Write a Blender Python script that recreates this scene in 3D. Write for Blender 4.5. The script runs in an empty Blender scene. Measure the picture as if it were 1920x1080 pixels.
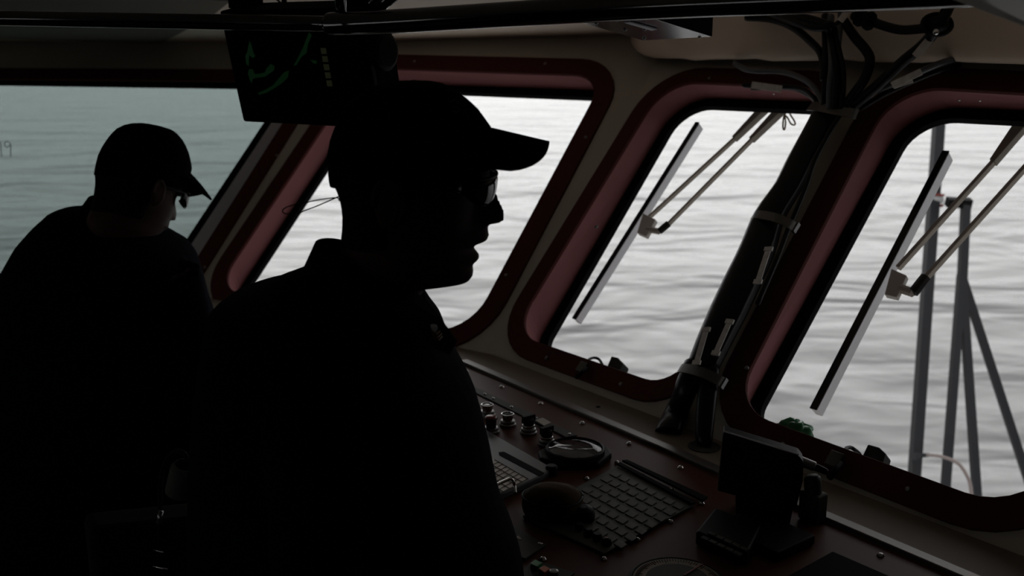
import bpy, bmesh, math, random
from mathutils import Vector as V, Matrix
from mathutils.bvhtree import BVHTree
random.seed(4)
SC = bpy.context.scene
COL = SC.collection
# ------------------------------------------------------------------ camera calibration
FPX = 1900.0; PITCH = math.atan((540-86)/FPX); ZE = 1.85
CAM = V((0, 0, ZE)); FW = V((0, math.cos(PITCH), -math.sin(PITCH))); UP = V((0, math.sin(PITCH), math.cos(PITCH))); RX = V((1, 0, 0))
def ray(x, y): return RX*((x-960)/FPX) + FW + UP*((540-y)/FPX)
def at(x, y, t): return CAM + ray(x, y)*t
def hit(x, y, pl, off=0.0):
    d = ray(x, y); return CAM + d*(((pl[0]+pl[1]*off)-CAM).dot(pl[1])/d.dot(pl[1]))
def azv(a): a = math.radians(a); return V((math.sin(a), math.cos(a), 0))
def plane(P0, h, e):
    n = h.cross(e).normalized()
    if n.dot(CAM-P0) < 0: n = -n
    u = h.normalized()
    if u.x < 0: u = -u
    v = n.cross(u)
    if v.z < 0: v = -v
    return (P0.copy(), n, u, v)
def uv(P, pl): return V(((P-pl[0]).dot(pl[2]), (P-pl[0]).dot(pl[3])))
def wp(q, pl, off=0.0): return pl[0] + pl[2]*q[0] + pl[3]*q[1] + pl[1]*off
hC = azv(math.degrees(math.atan((-600-960)/(FPX/math.cos(PITCH)))))
eC = (RX*((4226-960)/FPX) + FW + UP*((540+4750)/FPX)).normalized()
pC = plane(at(1445, 770, 1.9), hC, eC)
c0 = hit(930, 655, pC); c1 = hit(1230, 119, pC)
pB = plane(c0, azv(-56), c1-c0)
b0 = hit(392, 512, pB); b1 = hit(527, 305, pB)
pA = plane(b0, azv(-73.8), b1-b0)
ZC = hit(1150, 750, pC).z                       # console / ledge height
pZ = (V((0, 0, ZC)), V((0, 0, 1)), V((1, 0, 0)), V((0, 1, 0)))
def zhit(x, y, z): return hit(x, y, (V((0, 0, z)), V((0, 0, 1))))

# ------------------------------------------------------------------ materials
MATS = {}
def mat(name, col, rough=0.5, metal=0.0, noise=0.0, nscale=20.0, bump=0.0, bscale=60.0, emit=None, estr=1.0, spec=0.5, sheen=0.0, coat=0.0):
    if name in MATS: return MATS[name]
    m = bpy.data.materials.new(name); m.use_nodes = True
    nt = m.node_tree; b = nt.nodes['Principled BSDF']
    b.inputs['Base Color'].default_value = (*col, 1); b.inputs['Roughness'].default_value = rough
    b.inputs['Metallic'].default_value = metal; b.inputs['Specular IOR Level'].default_value = spec
    b.inputs['Coat Weight'].default_value = coat
    tc = nt.nodes.new('ShaderNodeTexCoord')
    if noise > 0:
        n = nt.nodes.new('ShaderNodeTexNoise'); n.inputs['Scale'].default_value = nscale; n.inputs['Detail'].default_value = 5
        nt.links.new(tc.outputs['Object'], n.inputs['Vector'])
        mx = nt.nodes.new('ShaderNodeMix'); mx.data_type = 'RGBA'
        mx.inputs[6].default_value = (*[c*(1-noise) for c in col], 1); mx.inputs[7].default_value = (*[min(1, c*(1+noise)) for c in col], 1)
        nt.links.new(n.outputs['Fac'], mx.inputs[0]); nt.links.new(mx.outputs[2], b.inputs['Base Color'])
    if bump > 0:
        n = nt.nodes.new('ShaderNodeTexNoise'); n.inputs['Scale'].default_value = bscale; n.inputs['Detail'].default_value = 3
        nt.links.new(tc.outputs['Object'], n.inputs['Vector'])
        bp = nt.nodes.new('ShaderNodeBump'); bp.inputs['Strength'].default_value = bump; bp.inputs['Distance'].default_value = 0.004
        nt.links.new(n.outputs['Fac'], bp.inputs['Height']); nt.links.new(bp.outputs[0], b.inputs['Normal'])
    if emit:
        b.inputs['Emission Color'].default_value = (*emit, 1); b.inputs['Emission Strength'].default_value = estr
    MATS[name] = m; return m
M_wall = mat('wall_paint', (.42, .385, .32), .6, spec=.25, noise=.12, nscale=6, bump=.1, bscale=90)
M_pink = mat('reveal_paint', (.27, .105, .112), .75, spec=.15, noise=.10, nscale=5)
M_trim = mat('trim_paint', (.065, .013, .010), .7, spec=.15, noise=.15, nscale=15)
M_gasket = mat('rubber_gasket', (.003, .003, .003), .8, spec=.1)
M_frame = mat('grey_frame', (.45, .44, .46), .45)
M_ledge = mat('ledge_paint', (.20, .165, .13), .6, spec=.2, noise=.3, nscale=4, bump=.15, bscale=40)
M_console = mat('console_paint', (.075, .020, .010), .5, noise=.2, nscale=9, spec=.15)
M_strip = mat('edge_aluminium', (.14, .13, .12), .4, .6, noise=.15)
M_plate = mat('grey_plate', (.045, .047, .044), .6, spec=.2, noise=.15)
M_black = mat('black_plastic', (.0035, .0035, .0035), .55, spec=.12)
M_matte = mat('matte_black', (.003, .003, .003), .85, spec=.08)
M_gloss = mat('black_enamel', (.006, .006, .006), .12, spec=1.0, coat=.6)
M_rail = mat('rail_enamel', (.13, .13, .13), .10, 1.0)
M_cable = mat('cable_sheath', (.0035, .0035, .004), .33, spec=.18)
M_cableg = mat('cable_grey', (.09, .10, .11), .4)
M_chrome = mat('chrome', (.55, .55, .55), .12, 1.0)
M_steel = mat('brushed_steel', (.22, .22, .22), .3, .9, noise=.1)
M_tag = mat('metal_tag', (.66, .64, .60), .5, .0, noise=.35, nscale=90)
M_clamp = mat('clamp_band', (.10, .094, .08), .45, .3)
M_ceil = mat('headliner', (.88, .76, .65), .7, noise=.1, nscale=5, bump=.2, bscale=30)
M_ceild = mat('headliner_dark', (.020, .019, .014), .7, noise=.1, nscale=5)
M_val = mat('padded_vinyl', (.80, .67, .54), .6, noise=.15, nscale=8, bump=.3, bscale=14)
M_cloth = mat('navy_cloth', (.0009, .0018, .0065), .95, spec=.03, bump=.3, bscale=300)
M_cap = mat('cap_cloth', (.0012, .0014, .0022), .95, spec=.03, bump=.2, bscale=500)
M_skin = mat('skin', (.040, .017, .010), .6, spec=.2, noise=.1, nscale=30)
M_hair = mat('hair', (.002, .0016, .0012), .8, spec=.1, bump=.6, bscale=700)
M_lens = mat('dark_lens', (.002, .002, .002), .06, spec=.45)
M_gold = mat('gold_thread', (.28, .13, .02), .5)
M_golddim = mat('dull_gold_thread', (.03, .022, .004), .6)
M_silver = mat('silver_thread', (.10, .10, .10), .5)
M_green = mat('green_plastic', (.006, .16, .05), .35, noise=.3, nscale=50)
M_greenb = mat('green_button', (.006, .24, .06), .4)
M_orange = mat('orange_button', (.60, .10, .015), .4)
M_red = mat('red_cap', (.16, .012, .010), .3)
M_redpaint = mat('red_paint', (.25, .03, .02), .5)
M_white = mat('white_paint', (.55, .55, .55), .5)
M_label = mat('paper_label', (.45, .42, .37), .6, noise=.3, nscale=150)
M_brown = mat('brown_leather', (.045, .025, .007), .8, spec=.08, noise=.2, nscale=20, bump=.3, bscale=60)
M_olive = mat('olive_metal', (.022, .030, .020), .6, spec=.2, noise=.2)
M_mast = mat('mast_paint', (.013, .0145, .019), .6, noise=.3, nscale=60)
M_arm = mat('wiper_arm_metal', (.45, .40, .34), .5, noise=.2, nscale=40)
M_alum = mat('blade_aluminium', (.75, .75, .79), .5, .15)
M_rope = mat('rope', (.50, .41, .29), .8)
M_floor = mat('deck_floor', (.012, .012, .012), .7, noise=.3, nscale=10)
M_dark = mat('bulkhead_dark', (.010, .010, .009), .7, noise=.2, nscale=4)
M_hull = mat('ship_paint', (.72, .72, .71), .6, noise=.1)
M_blk_console = mat('console_side', (.010, .010, .010), .6)
M_echo = mat('radar_echo', (.0, .01, .0), .5, emit=(.0, .030, .004), estr=.15)
M_soft = mat('softkey_glow', (.01, .01, .0), .5, emit=(.022, .024, .010), estr=.25)
M_dial = mat('dial_face', (.24, .20, .15), .6)
M_ribs = mat('grille_metal', (.92, .89, .84), .5, .2)
M_key = mat('grey_key', (.080, .082, .072), .6, spec=.2, noise=.1)
M_screenlcd = mat('grid_chart', (.50, .45, .39), .5, noise=.2, nscale=30)
M_redcable = mat('red_wire', (.12, .02, .015), .5)

def glass(name, tint, gl=.04):
    m = bpy.data.materials.new(name); m.use_nodes = True; nt = m.node_tree
    nt.nodes.remove(nt.nodes['Principled BSDF']); out = nt.nodes['Material Output']
    t = nt.nodes.new('ShaderNodeBsdfTransparent'); t.inputs[0].default_value = (*tint, 1)
    g = nt.nodes.new('ShaderNodeBsdfGlossy'); g.inputs['Roughness'].default_value = .02; g.inputs[0].default_value = (1, 1, 1, 1)
    mx = nt.nodes.new('ShaderNodeMixShader'); mx.inputs[0].default_value = gl
    nt.links.new(t.outputs[0], mx.inputs[1]); nt.links.new(g.outputs[0], mx.inputs[2]); nt.links.new(mx.outputs[0], out.inputs[0])
    return m
M_glass = glass('window_glass', (.985, .985, .985), .012)
M_tint = glass('tinted_glass', (.475, .53, .52), .012)
M_cover = glass('gauge_glass', (.8, .8, .8), .09)

# ------------------------------------------------------------------ mesh builder
class MB:
    def __init__(s): s.bm = bmesh.new()
    def face(s, pts):
        vs = [s.bm.verts.new(p) for p in pts]
        return s.bm.faces.new(vs)
    def box(s, c, ax, ay, az_):
        vs = []
        for k in (-1, 1):
            for j in (-1, 1):
                for i in (-1, 1): vs.append(s.bm.verts.new(c + ax*i + ay*j + az_*k))
        for q in ((0, 2, 3, 1), (4, 5, 7, 6), (0, 1, 5, 4), (2, 6, 7, 3), (0, 4, 6, 2), (1, 3, 7, 5)): s.bm.faces.new([vs[i] for i in q])
        return s
    def loft(s, rings, cap=True, closed=True):
        R = [[s.bm.verts.new(p) for p in r] for r in rings]
        n = len(R[0])
        for a, b in zip(R, R[1:]):
            for i in range(n if closed else n-1): s.bm.faces.new((a[i], a[(i+1) % n], b[(i+1) % n], b[i]))
        if cap: s.bm.faces.new(R[0][::-1]); s.bm.faces.new(R[-1])
        return s
    def tube(s, pts, r, seg=10, cap=True):
        pts = [V(p) for p in pts]; rings = []; prev = None
        for i, p in enumerate(pts):
            t = (pts[min(i+1, len(pts)-1)] - pts[max(i-1, 0)]).normalized()
            if prev is None:
                a = t.orthogonal().normalized()
            else:
                a = (prev - t*prev.dot(t)).normalized()
            prev = a; b = t.cross(a)
            rr = r[i] if isinstance(r, (list, tuple)) else r
            rings.append([p + (a*math.cos(2*math.pi*k/seg) + b*math.sin(2*math.pi*k/seg))*rr for k in range(seg)])
        return s.loft(rings, cap)
    def cyl(s, p0, p1, r0, r1=None, seg=24): return s.tube([p0, p1], [r0, r0 if r1 is None else r1], seg)
    def lathe(s, c, axis, prof, seg=28):   # prof: (radius, height) from bottom to top
        axis = axis.normalized(); a = axis.orthogonal().normalized(); b = axis.cross(a)
        return s.loft([[c + axis*h + (a*math.cos(2*math.pi*k/seg) + b*math.sin(2*math.pi*k/seg))*max(r, 1e-4) for k in range(seg)] for r, h in prof])
    def ball(s, c, ax, ay, az_, nu=16, nv=10):
        rings = []
        for j in range(nv+1):
            ph = math.pi*(j+.02)/(nv+.04) - math.pi/2
            rings.append([c + (ax*math.cos(2*math.pi*i/nu) + ay*math.sin(2*math.pi*i/nu))*math.cos(ph) + az_*math.sin(ph) for i in range(nu)])
        return s.loft(rings)
    def prism(s, poly, vec): return s.loft([[V(p) for p in poly], [V(p)+vec for p in poly]])
    def build(s, name, m, parent=None, smooth=False, bevel=0, sub=0, remesh=0, solid=0, xf=None):
        if xf is not None: bmesh.ops.transform(s.bm, matrix=xf, verts=s.bm.verts)
        bmesh.ops.recalc_face_normals(s.bm, faces=s.bm.faces)
        me = bpy.data.meshes.new(name); s.bm.to_mesh(me)
        o = bpy.data.objects.new(name, me); COL.objects.link(o)
        me.materials.append(m)
        if smooth: me.polygons.foreach_set('use_smooth', [True]*len(me.polygons))
        if solid: md = o.modifiers.new('solid', 'SOLIDIFY'); md.thickness = solid; md.offset = 1
        if bevel: md = o.modifiers.new('bevel', 'BEVEL'); md.width = bevel; md.segments = 3; md.limit_method = 'ANGLE'; md.angle_limit = .6
        if remesh:
            md = o.modifiers.new('remesh', 'REMESH'); md.mode = 'VOXEL'; md.voxel_size = remesh; md.use_smooth_shade = True
            md = o.modifiers.new('soft', 'SMOOTH'); md.factor = .5; md.iterations = 3
        if sub: md = o.modifiers.new('sub', 'SUBSURF'); md.levels = sub; md.render_levels = sub
        if parent is not None:
            o.parent = parent; o.matrix_parent_inverse = INV.get(parent.name, Matrix.Identity(4))
        return o
INV = {}
def thing(name, label, cat, loc, group=None):
    o = bpy.data.objects.new(name, None); COL.objects.link(o); o.location = loc; o.empty_display_size = .05
    INV[o.name] = Matrix.Translation(-V(loc))
    return tag(o, label, cat, group)
def tag(o, label, cat, group=None):
    o['label'] = label; o['category'] = cat
    if group: o['group'] = group
    return o
def struct(o): o['kind'] = 'structure'; return o
def copy_tree(root, delta, label=None):
    r = root.copy(); COL.objects.link(r); r.location = root.location + delta
    if label: r['label'] = label
    for ch in root.children:
        c = ch.copy(); COL.objects.link(c); c.parent = r
        for g in ch.children:
            d = g.copy(); COL.objects.link(d); d.parent = c
    return r
def smoothpath(pts, n=6):
    pts = [V(p) for p in pts]; out = []
    for i in range(len(pts)-1):
        p0 = pts[max(i-1, 0)]; p1 = pts[i]; p2 = pts[i+1]; p3 = pts[min(i+2, len(pts)-1)]
        for k in range(n):
            t = k/n
            out.append(.5*((2*p1) + (p2-p0)*t + (2*p0-5*p1+4*p2-p3)*t*t + (3*p1-p0-3*p2+p3)*t**3))
    out.append(pts[-1]); return out

# ------------------------------------------------------------------ room shell
def on_crease(P, d, z): return P + d*((z-P.z)/d.z)
dBC = c1-c0; dAB = b1-b0; dA = azv(-73.8); ZLOW = ZC-.02; ZTOP = 1.99
CR = -hC
BCl, BCh = on_crease(c0, dBC, ZLOW), on_crease(c0, dBC, ZTOP)
ABl, ABh = on_crease(b0, dAB, ZLOW), on_crease(b0, dAB, ZTOP)
CEl, CEh = BCl + CR*2.75, BCh + CR*3.15
ALl, ALh = ABl + dA*2.3, ABh + dA*2.6

def line_uv(pl, p, q, off=0): a = uv(hit(*p, pl, off), pl); b = uv(hit(*q, pl, off), pl); return (a, (b-a).normalized())
def isect(l1, l2):
    (a, d), (b, e) = l1, l2
    den = d.x*e.y - d.y*e.x; t = ((b.x-a.x)*e.y - (b.y-a.y)*e.x)/den
    return a + d*t
def quad(L, T, R, B): return [isect(L, T), isect(T, R), isect(R, B), isect(B, L)]   # TL TR BR BL
def offs(q, w):
    c = sum(q, V((0, 0)))/4; ls = []
    for i in range(4):
        a, b = q[i], q[(i+1) % 4]; d = (b-a).normalized(); n = V((d.y, -d.x))
        if n.dot(a-c) < 0: n = -n
        ls.append((a+n*w, d))
    return [isect(ls[3], ls[0]), isect(ls[0], ls[1]), isect(ls[1], ls[2]), isect(ls[2], ls[3])]
def rounded(q, r, n=9):
    out = []
    for i in range(4):
        p, a, b = q[i], (q[i-1]-q[i]).normalized(), (q[(i+1) % 4]-q[i]).normalized()
        rr = r[i] if isinstance(r, (list, tuple)) else r
        ang = math.acos(max(-1, min(1, a.dot(b)))); t = rr/math.tan(ang/2)
        ctr = p + (a+b).normalized()*(rr/math.sin(ang/2)); s0 = p+a*t-ctr; s1 = p+b*t-ctr
        a0 = math.atan2(s0.y, s0.x); a1 = math.atan2(s1.y, s1.x); d = (a1-a0+math.pi) % (2*math.pi)-math.pi
        for k in range(n): th = a0+d*k/(n-1); out.append(ctr+V((math.cos(th), math.sin(th)))*rr)
    return out
HOLES = {'A': [], 'B': [], 'C': []}
def ring_solid(mb, o2, i2, pl, z0, z1):     # flat ring between outlines, from offset z0 to z1
    L = [[wp(q, pl, z0) for q in i2], [wp(q, pl, z1) for q in i2], [wp(q, pl, z1) for q in o2], [wp(q, pl, z0) for q in o2]]
    mb.loft(L+[L[0]], cap=False); bmesh.ops.remove_doubles(mb.bm, verts=mb.bm.verts, dist=1e-6)
def window(n, key, pl, O, G, rO, rG, D, gw, tw, screws, gmat, reveal_mat, label=None):
    """O: opening quad at the wall, G: clear glass quad at depth D outside."""
    hole = rounded(O, rO); tr = rounded(offs(O, tw), [r+tw for r in rO])
    HOLES[key].append(rounded(offs(O, .004), [r+.004 for r in rO]))
    gi = rounded(G, rG); go = rounded(offs(G, gw), [r+gw for r in rG])
    mb = MB(); ring_solid(mb, tr, hole, pl, -.004, .007)
    w = struct(mb.build('window_%d' % n, M_trim, bevel=.002)); INV[w.name] = Matrix.Identity(4)
    mb = MB()
    far = [wp(q, pl, -D) for q in go]; near = [wp(q, pl, .0) for q in hole]
    fo = [wp(q, pl, -D) for q in rounded(offs(G, gw+.012), [r+gw+.012 for r in rG])]; no = [wp(q, pl, -.002) for q in rounded(offs(O, .012), [r+.012 for r in rO])]
    mb.loft([near, far, fo, no, near], cap=False); bmesh.ops.remove_doubles(mb.bm, verts=mb.bm.verts, dist=1e-6)
    mb.build('reveal', reveal_mat, w, smooth=False)
    mb = MB(); ring_solid(mb, rounded(offs(G, gw+.01), [r+gw+.01 for r in rG]), gi, pl, -D-.012, -D+.004); mb.build('gasket', M_gasket, w)
    mb = MB(); mb.prism([wp(q, pl, -D-.008) for q in rounded(offs(G, gw*.6), [r+gw*.6 for r in rG])], pl[1]*-.005); mb.build('glass_pane', gmat, w)
    for (sx, sy) in screws:
        c = hit(sx, sy, pl, .008); mb = MB(); mb.lathe(c-pl[1]*.002, pl[1], [(.0035, 0), (.0048, .001), (.0046, .003), (.0025, .0045), (.0001, .0047)], 14)
        mb.build('screw', M_steel, w, smooth=True)
    return w
D = .085
# window 3 (front, behind the first wiper)
O3 = quad(line_uv(pC, (1178, 270), (1010, 547)), line_uv(pC, (1283, 156), (1500, 165)), line_uv(pC, (1530, 205), (1288, 690)), line_uv(pC, (1050, 657), (1210, 712)))
Lr = lambda q, i, w: offs(q, w)
def gquad(pl, O, left, top, dr=.012, db=.012):
    Oi = offs(O, -dr); R = (Oi[1], (Oi[2]-Oi[1]).normalized()); Bm = (Oi[2], (Oi[3]-Oi[2]).normalized())
    return quad(line_uv(pl, *left, off=-D), line_uv(pl, *top, off=-D), R, Bm)
G3 = gquad(pC, O3, ((1179, 380), (1051, 602)), ((1310, 200), (1500, 208)))
W3 = window(3, 'C', pC, O3, G3, [.10, .075, .075, .10], [.085, .06, .07, .05], D, .028, .050, [(1025, 671), (1164, 720), (1118, 425), (1330, 146)], M_glass, M_pink)
O4 = quad(line_uv(pC, (1647, 227), (1481, 552)), line_uv(pC, (1740, 167), (1920, 178)), (uv(hit(1925, 880, pC), pC)+V((.045, 0)), (uv(hit(1530, 205, pC), pC)-uv(hit(1288, 690, pC), pC)).normalized()), line_uv(pC, (1656, 869), (1765, 909)))
G4 = gquad(pC, O4, ((1655, 345), (1525, 587)), ((1790, 224), (1915, 230)))
W4 = window(4, 'C', pC, O4, G4, [.10, .10, .105, .10], [.085, .06, .09, .05], D, .030, .056, [(1467, 833), (1702, 917), (1400, 690)], M_glass, M_pink)
O2 = quad(line_uv(pB, (613, 231), (459, 462)), line_uv(pB, (752, 131), (989, 139)), line_uv(pB, (1088, 235), (938, 517)), line_uv(pB, (480, 556), (880, 634)))
G2 = gquad(pB, O2, ((613, 316), (481.5, 516)), ((866, 175), (1074, 183)))
W2 = window(2, 'B', pB, O2, G2, [.10, .10, .125, .09], [.085, .05, .09, .05], D, .028, .060, [(1098, 257), (949, 516), (777, 115), (1022, 119)], M_glass, M_pink)
D1 = .02
O1 = quad((uv(hit(-200, 300, pA), pA)-V((.35, 0)), V((0, 1))), line_uv(pA, (0, 150), (435, 154)), line_uv(pA, (485, 305), (365, 494)), (V((0, -.16)), V((1, 0))))
G1 = quad((O1[0]+V((.03, 0)), V((0, 1))), line_uv(pA, (0, 157), (435, 163), -D1), line_uv(pA, (495.6, 231), (346, 457), -D1), (V((0, -.14)), V((1, 0))))
W1 = window(1, 'A', pA, O1, G1, [.02, .02, .03, .02], [.01, .01, .02, .01], D1, .036, .052, [(519, 291), (384, 501)], M_tint, M_gasket)
# grey sash strip at the right of window 1
mb = MB()
go1 = offs(G1, .040)
mb.loft([[wp(q, pA, z) for q in (go1[1], O1[1], O1[2], go1[2])] for z in (-.016, -.001)]); mb.build('sash_strip', M_frame, W1, bevel=.001)
# pencil marks on the pane of window 1
def pane_mark(pts, name):
    mb = MB(); mb.tube(smoothpath([hit(x, y, pA, -D1-.004) for x, y in pts], 5), .0013, 6); mb.build(name, M_black, W1)
pane_mark([(1, 266), (2, 280), (3, 293)], 'pencil_mark')
pane_mark([(20, 270), (14, 265), (9, 268), (10, 274), (15, 276), (20, 271), (20, 282), (20, 294)], 'pencil_mark')

def wall_panel(name, pl, corners, key):
    bm = bmesh.new(); edges = []
    def loop(ps):
        vs = [bm.verts.new((p.x, p.y, 0)) for p in ps]
        for i in range(len(vs)): edges.append(bm.edges.new((vs[i], vs[(i+1) % len(vs)])))
    loop([uv(c, pl) for c in corners])
    for h in HOLES[key]: loop(h)
    bmesh.ops.triangle_fill(bm, use_beauty=True, edges=edges)
    for v in bm.verts: v.co = wp((v.co.x, v.co.y), pl, 0)
    bm.faces.ensure_lookup_table()
    r = bmesh.ops.extrude_face_region(bm, geom=list(bm.faces))
    for g in r['geom']:
        if isinstance(g, bmesh.types.BMVert): g.co -= pl[1]*.007
    mb = MB(); mb.bm.free(); mb.bm = bm
    return mb
def low_wall(mb, a, b, n):
    n = V((n.x, n.y, 0)).normalized(); d = (b-a).normalized()
    p = [V((q.x, q.y, 0))-n*.0 for q in (a, b)]
    mb.loft([[V((q.x, q.y, z)) for q in (p[0], p[1], p[1]-n*.06, p[0]-n*.06)] for z in (0, min(a.z, ZLOW)+.01)])
ABll, ALll = on_crease(b0, dAB, .80), on_crease(b0, dAB, .80)+dA*2.1
for nm, pl, cs, key, lo in (('wall_front', pC, [BCl, CEl, CEh, BCh], 'C', (BCl, CEl)), ('wall_front_left', pB, [ABl, BCl, BCh, ABh], 'B', (ABl, BCl)), ('wall_left', pA, [ALll, ABll, ABh, ALh], 'A', (ALll, ABll))):
    mb = wall_panel(nm, pl, cs, key); low_wall(mb, lo[0], lo[1], pl[1]); struct(mb.build(nm, M_wall))
XL, XR, YB = -3.35, 2.0, -1.9
def slab(name, m, lo, hi):
    lo, hi = V(lo), V(hi); c = (lo+hi)/2; h = (hi-lo)/2
    return struct(MB().box(c, V((h.x, 0, 0)), V((0, h.y, 0)), V((0, 0, h.z))).build(name, m))
struct(MB().prism([V((q_.x, q_.y, -.12)) for q_ in (ALll, ABll, ABl, BCl, CEl)]+[V((XR+.05, CEl.y, -.12)), V((XR+.05, YB-.05, -.12)), V((XL-.05, YB-.05, -.12)), V((XL-.05, ALl.y, -.12))], V((0, 0, .12))).build('floor', M_floor))
def wall_with_fill_windows(name, m, p0, p1, inward, holes, wn):
    """upright wall from p0 to p1 with unseen window openings added for fill light (s0, s1, z0, z1)"""
    d = (p1-p0); L = d.length; d.normalize(); mb = MB(); s_ = 0
    def seg(a, b, z0, z1):
        if b-a > .001: mb.box(p0+d*(a+b)/2-inward*.05+V((0, 0, (z0+z1)/2)), d*(b-a)/2, inward*.05, V((0, 0, (z1-z0)/2)))
    for k, (a, b, z0, z1) in enumerate(holes):
        seg(s_, a, 0, 2.12); seg(a, b, 0, z0); seg(a, b, z1, 2.12); s_ = b
        mw = MB(); c = p0+d*(a+b)/2+V((0, 0, (z0+z1)/2)); w2, h2 = (b-a)/2, (z1-z0)/2
        for u_, v_, hu_, hv_ in ((0, h2, w2, .03), (0, -h2, w2, .03), (w2, 0, .03, h2), (-w2, 0, .03, h2)): mw.box(c+d*u_+V((0, 0, v_))+inward*.004, d*(hu_+(.03 if hu_ == w2 else 0)), inward*.004, V((0, 0, hv_+(.03 if hv_ == h2 else 0))))
        o = struct(mw.build('window_%d' % (wn+k), M_trim)); mg = MB(); mg.box(c-inward*.05, d*w2, inward*.003, V((0, 0, h2))); mg.build('glass_pane', M_glass, o)
    seg(s_, L, 0, 2.12); struct(mb.build(name, m))
wall_with_fill_windows('wall_back', M_dark, V((XL-.1, YB, 0)), V((XR+.1, YB, 0)), V((0, 1, 0)), [(.6, 2.2, 1.12, 1.78)], 5)  # unseen rear window added to brighten the interior
wall_with_fill_windows('wall_right', M_dark, V((XR, YB, 0)), V((XR, .75, 0)), V((-1, 0, 0)), [], 7)
wall_with_fill_windows('wall_port', M_dark, V((XL, YB, 0)), V((XL, 4.4, 0)), V((1, 0, 0)), [(.6, 2.2, 1.12, 1.78), (2.6, 4.2, 1.12, 1.78)], 8)  # unseen port windows added as fill light for ceiling and front wall
# ceiling: outer line at wall height, sloping up inward, then flat; roof slab above, its unseen brow added to block sky light
zc_ = 1.862
def wall_at(P, d, z): return P + d*((z-P.z)/d.z)
o_BC = on_crease(c0, dBC, zc_); o_AB = on_crease(b0, dAB, zc_)
o_C = o_BC + CR*3.1; o_A = o_AB + dA*2.6
hn = lambda n: V((n.x, n.y, 0)).normalized()
nA, nB, nC_ = hn(pA[1]), hn(pB[1]), hn(pC[1])
outer = [o_A-nA*.03, o_AB-(nA+nB).normalized()*.03, o_BC-(nB+nC_).normalized()*.03, o_C-nC_*.03]
inner = [o_A+nA*1.3, o_AB+(nA+nB).normalized()*1.3, o_BC+(nB+nC_).normalized()*1.35, o_C+nC_*1.3]
for q in inner: q.z = 2.03
outer[2].z = 1.885; outer[3].z = 2.01; mC = o_BC + CR*.42 - nC_*.03; mC.z = 2.0; mCi = (o_BC+CR*.9)+nC_*1.3; mCi.z = 2.03
mb = MB()
vo = [mb.bm.verts.new(q) for q in outer]; vi = [mb.bm.verts.new(q) for q in inner]
vm = mb.bm.verts.new(mC)
for i in range(2): mb.bm.faces.new((vo[i], vo[i+1], vi[i+1], vi[i]))
mb.bm.faces.new((vo[2], vm, vi[2])); mb.bm.faces.new((vm, vo[3], vi[3], vi[2]))
ext = [mb.bm.verts.new(V(p)) for p in ((XR+.1, inner[3].y, 2.03), (XR+.1, YB, 2.03), (XL-.05, YB, 2.03), (XL-.05, inner[0].y, 2.03))]
mb.bm.faces.new(vi+ext)
e1 = mb.bm.verts.new(V((XR+.1, outer[3].y, 2.01)))
mb.bm.faces.new((vo[3], e1, ext[0], vi[3]))
struct(mb.build('ceiling', M_ceil, solid=.012))
# roof; unseen brow added past the walls to keep high sky out
def outp(P, n, w): return V((P.x, P.y, 0)) - n*w
rf = [outp(ALh, nA, .28)+V((-.5, 0, 0)), outp(ABh, (nA+nB).normalized(), .3), outp(BCh, (nB+nC_).normalized(), .3), outp(CEh, nC_, .3), V((XR+.6, YB-.2, 0)), V((XL-.6, YB-.2, 0))]
struct(MB().prism([q+V((0, 0, 2.10)) for q in rf], V((0, 0, .12))).build('ceiling_roof', M_dark))
# fill between the raked walls' tops and roof
for a, b, n, nm in ((ALh, ABh, nA, 'trim_1'), (ABh, BCh, nB, 'trim_2'), (BCh, CEh, nC_, 'trim_3')):
    mb = MB(); mb.loft([[V((q.x, q.y, z)) for q in (a+n*.03, b+n*.03, b-n*.06, a-n*.06)] for z in (1.97, 2.11)]); struct(mb.build(nm, M_dark))
# darker tone over the left of the ceiling, laid on as a thin sheet
def ceil_plane(o1, o2, i1): 
    n = (o2-o1).cross(i1-o1).normalized(); return (o1, -n if n.z > 0 else n)
cpA = ceil_plane(outer[0], outer[1], inner[0]); cpB = ceil_plane(outer[1], outer[2], inner[1])
struct(MB().prism([hit(x, y, cpA, .003) for x, y in ((-300, -60), (432, -2), (395, 28), (345, 55), (300, 79), (-300, 60))], cpA[1]*.006).build('trim_5', mat('dark_ceiling_tone', (.17, .155, .13), .7)))

# ------------------------------------------------------------------ padded valance above the front windows
mb = MB(); rings = []
base = o_BC.copy(); N = 64
for i in range(N+1):
    s = -.10 + 3.1*i/N
    p = base + CR*s + nC_*.12
    zb = 1.8165 + .0022*math.sin(s*23) + .0016*math.sin(s*51+1) + max(0, (.02-s))*.25
    if s < .02: p = p - nC_*(.02-s)*.6
    rr = []
    prof = [(0.02, .20), (.012, .12), (.004, .06), (0, .03), (-.002, .014), (-.008, .004), (-.018, 0), (-.028, .006), (-.032, .02), (-.03, .20)]
    for dx, dz in prof: rr.append(V((p.x, p.y, 0)) + nC_*dx + V((0, 0, zb+dz)))
    rings.append(rr)
mb.loft(rings)
tag(mb.build('padded_valance', M_val, smooth=True), 'beige padded valance running along the wall above the two front windows', 'valance')

# ------------------------------------------------------------------ console, ledge
E0 = zhit(870, 685, ZC); E1 = zhit(1783, 1080, ZC); eD = (E1-E0).normalized(); eN = V((-eD.y, eD.x, 0))
if eN.dot(V((0, 0, 0))-E0) < 0: eN = -eN           # inward, to the operators
Ea = E0 - eD*.02; Eb = E0 + eD*2.25
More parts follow.
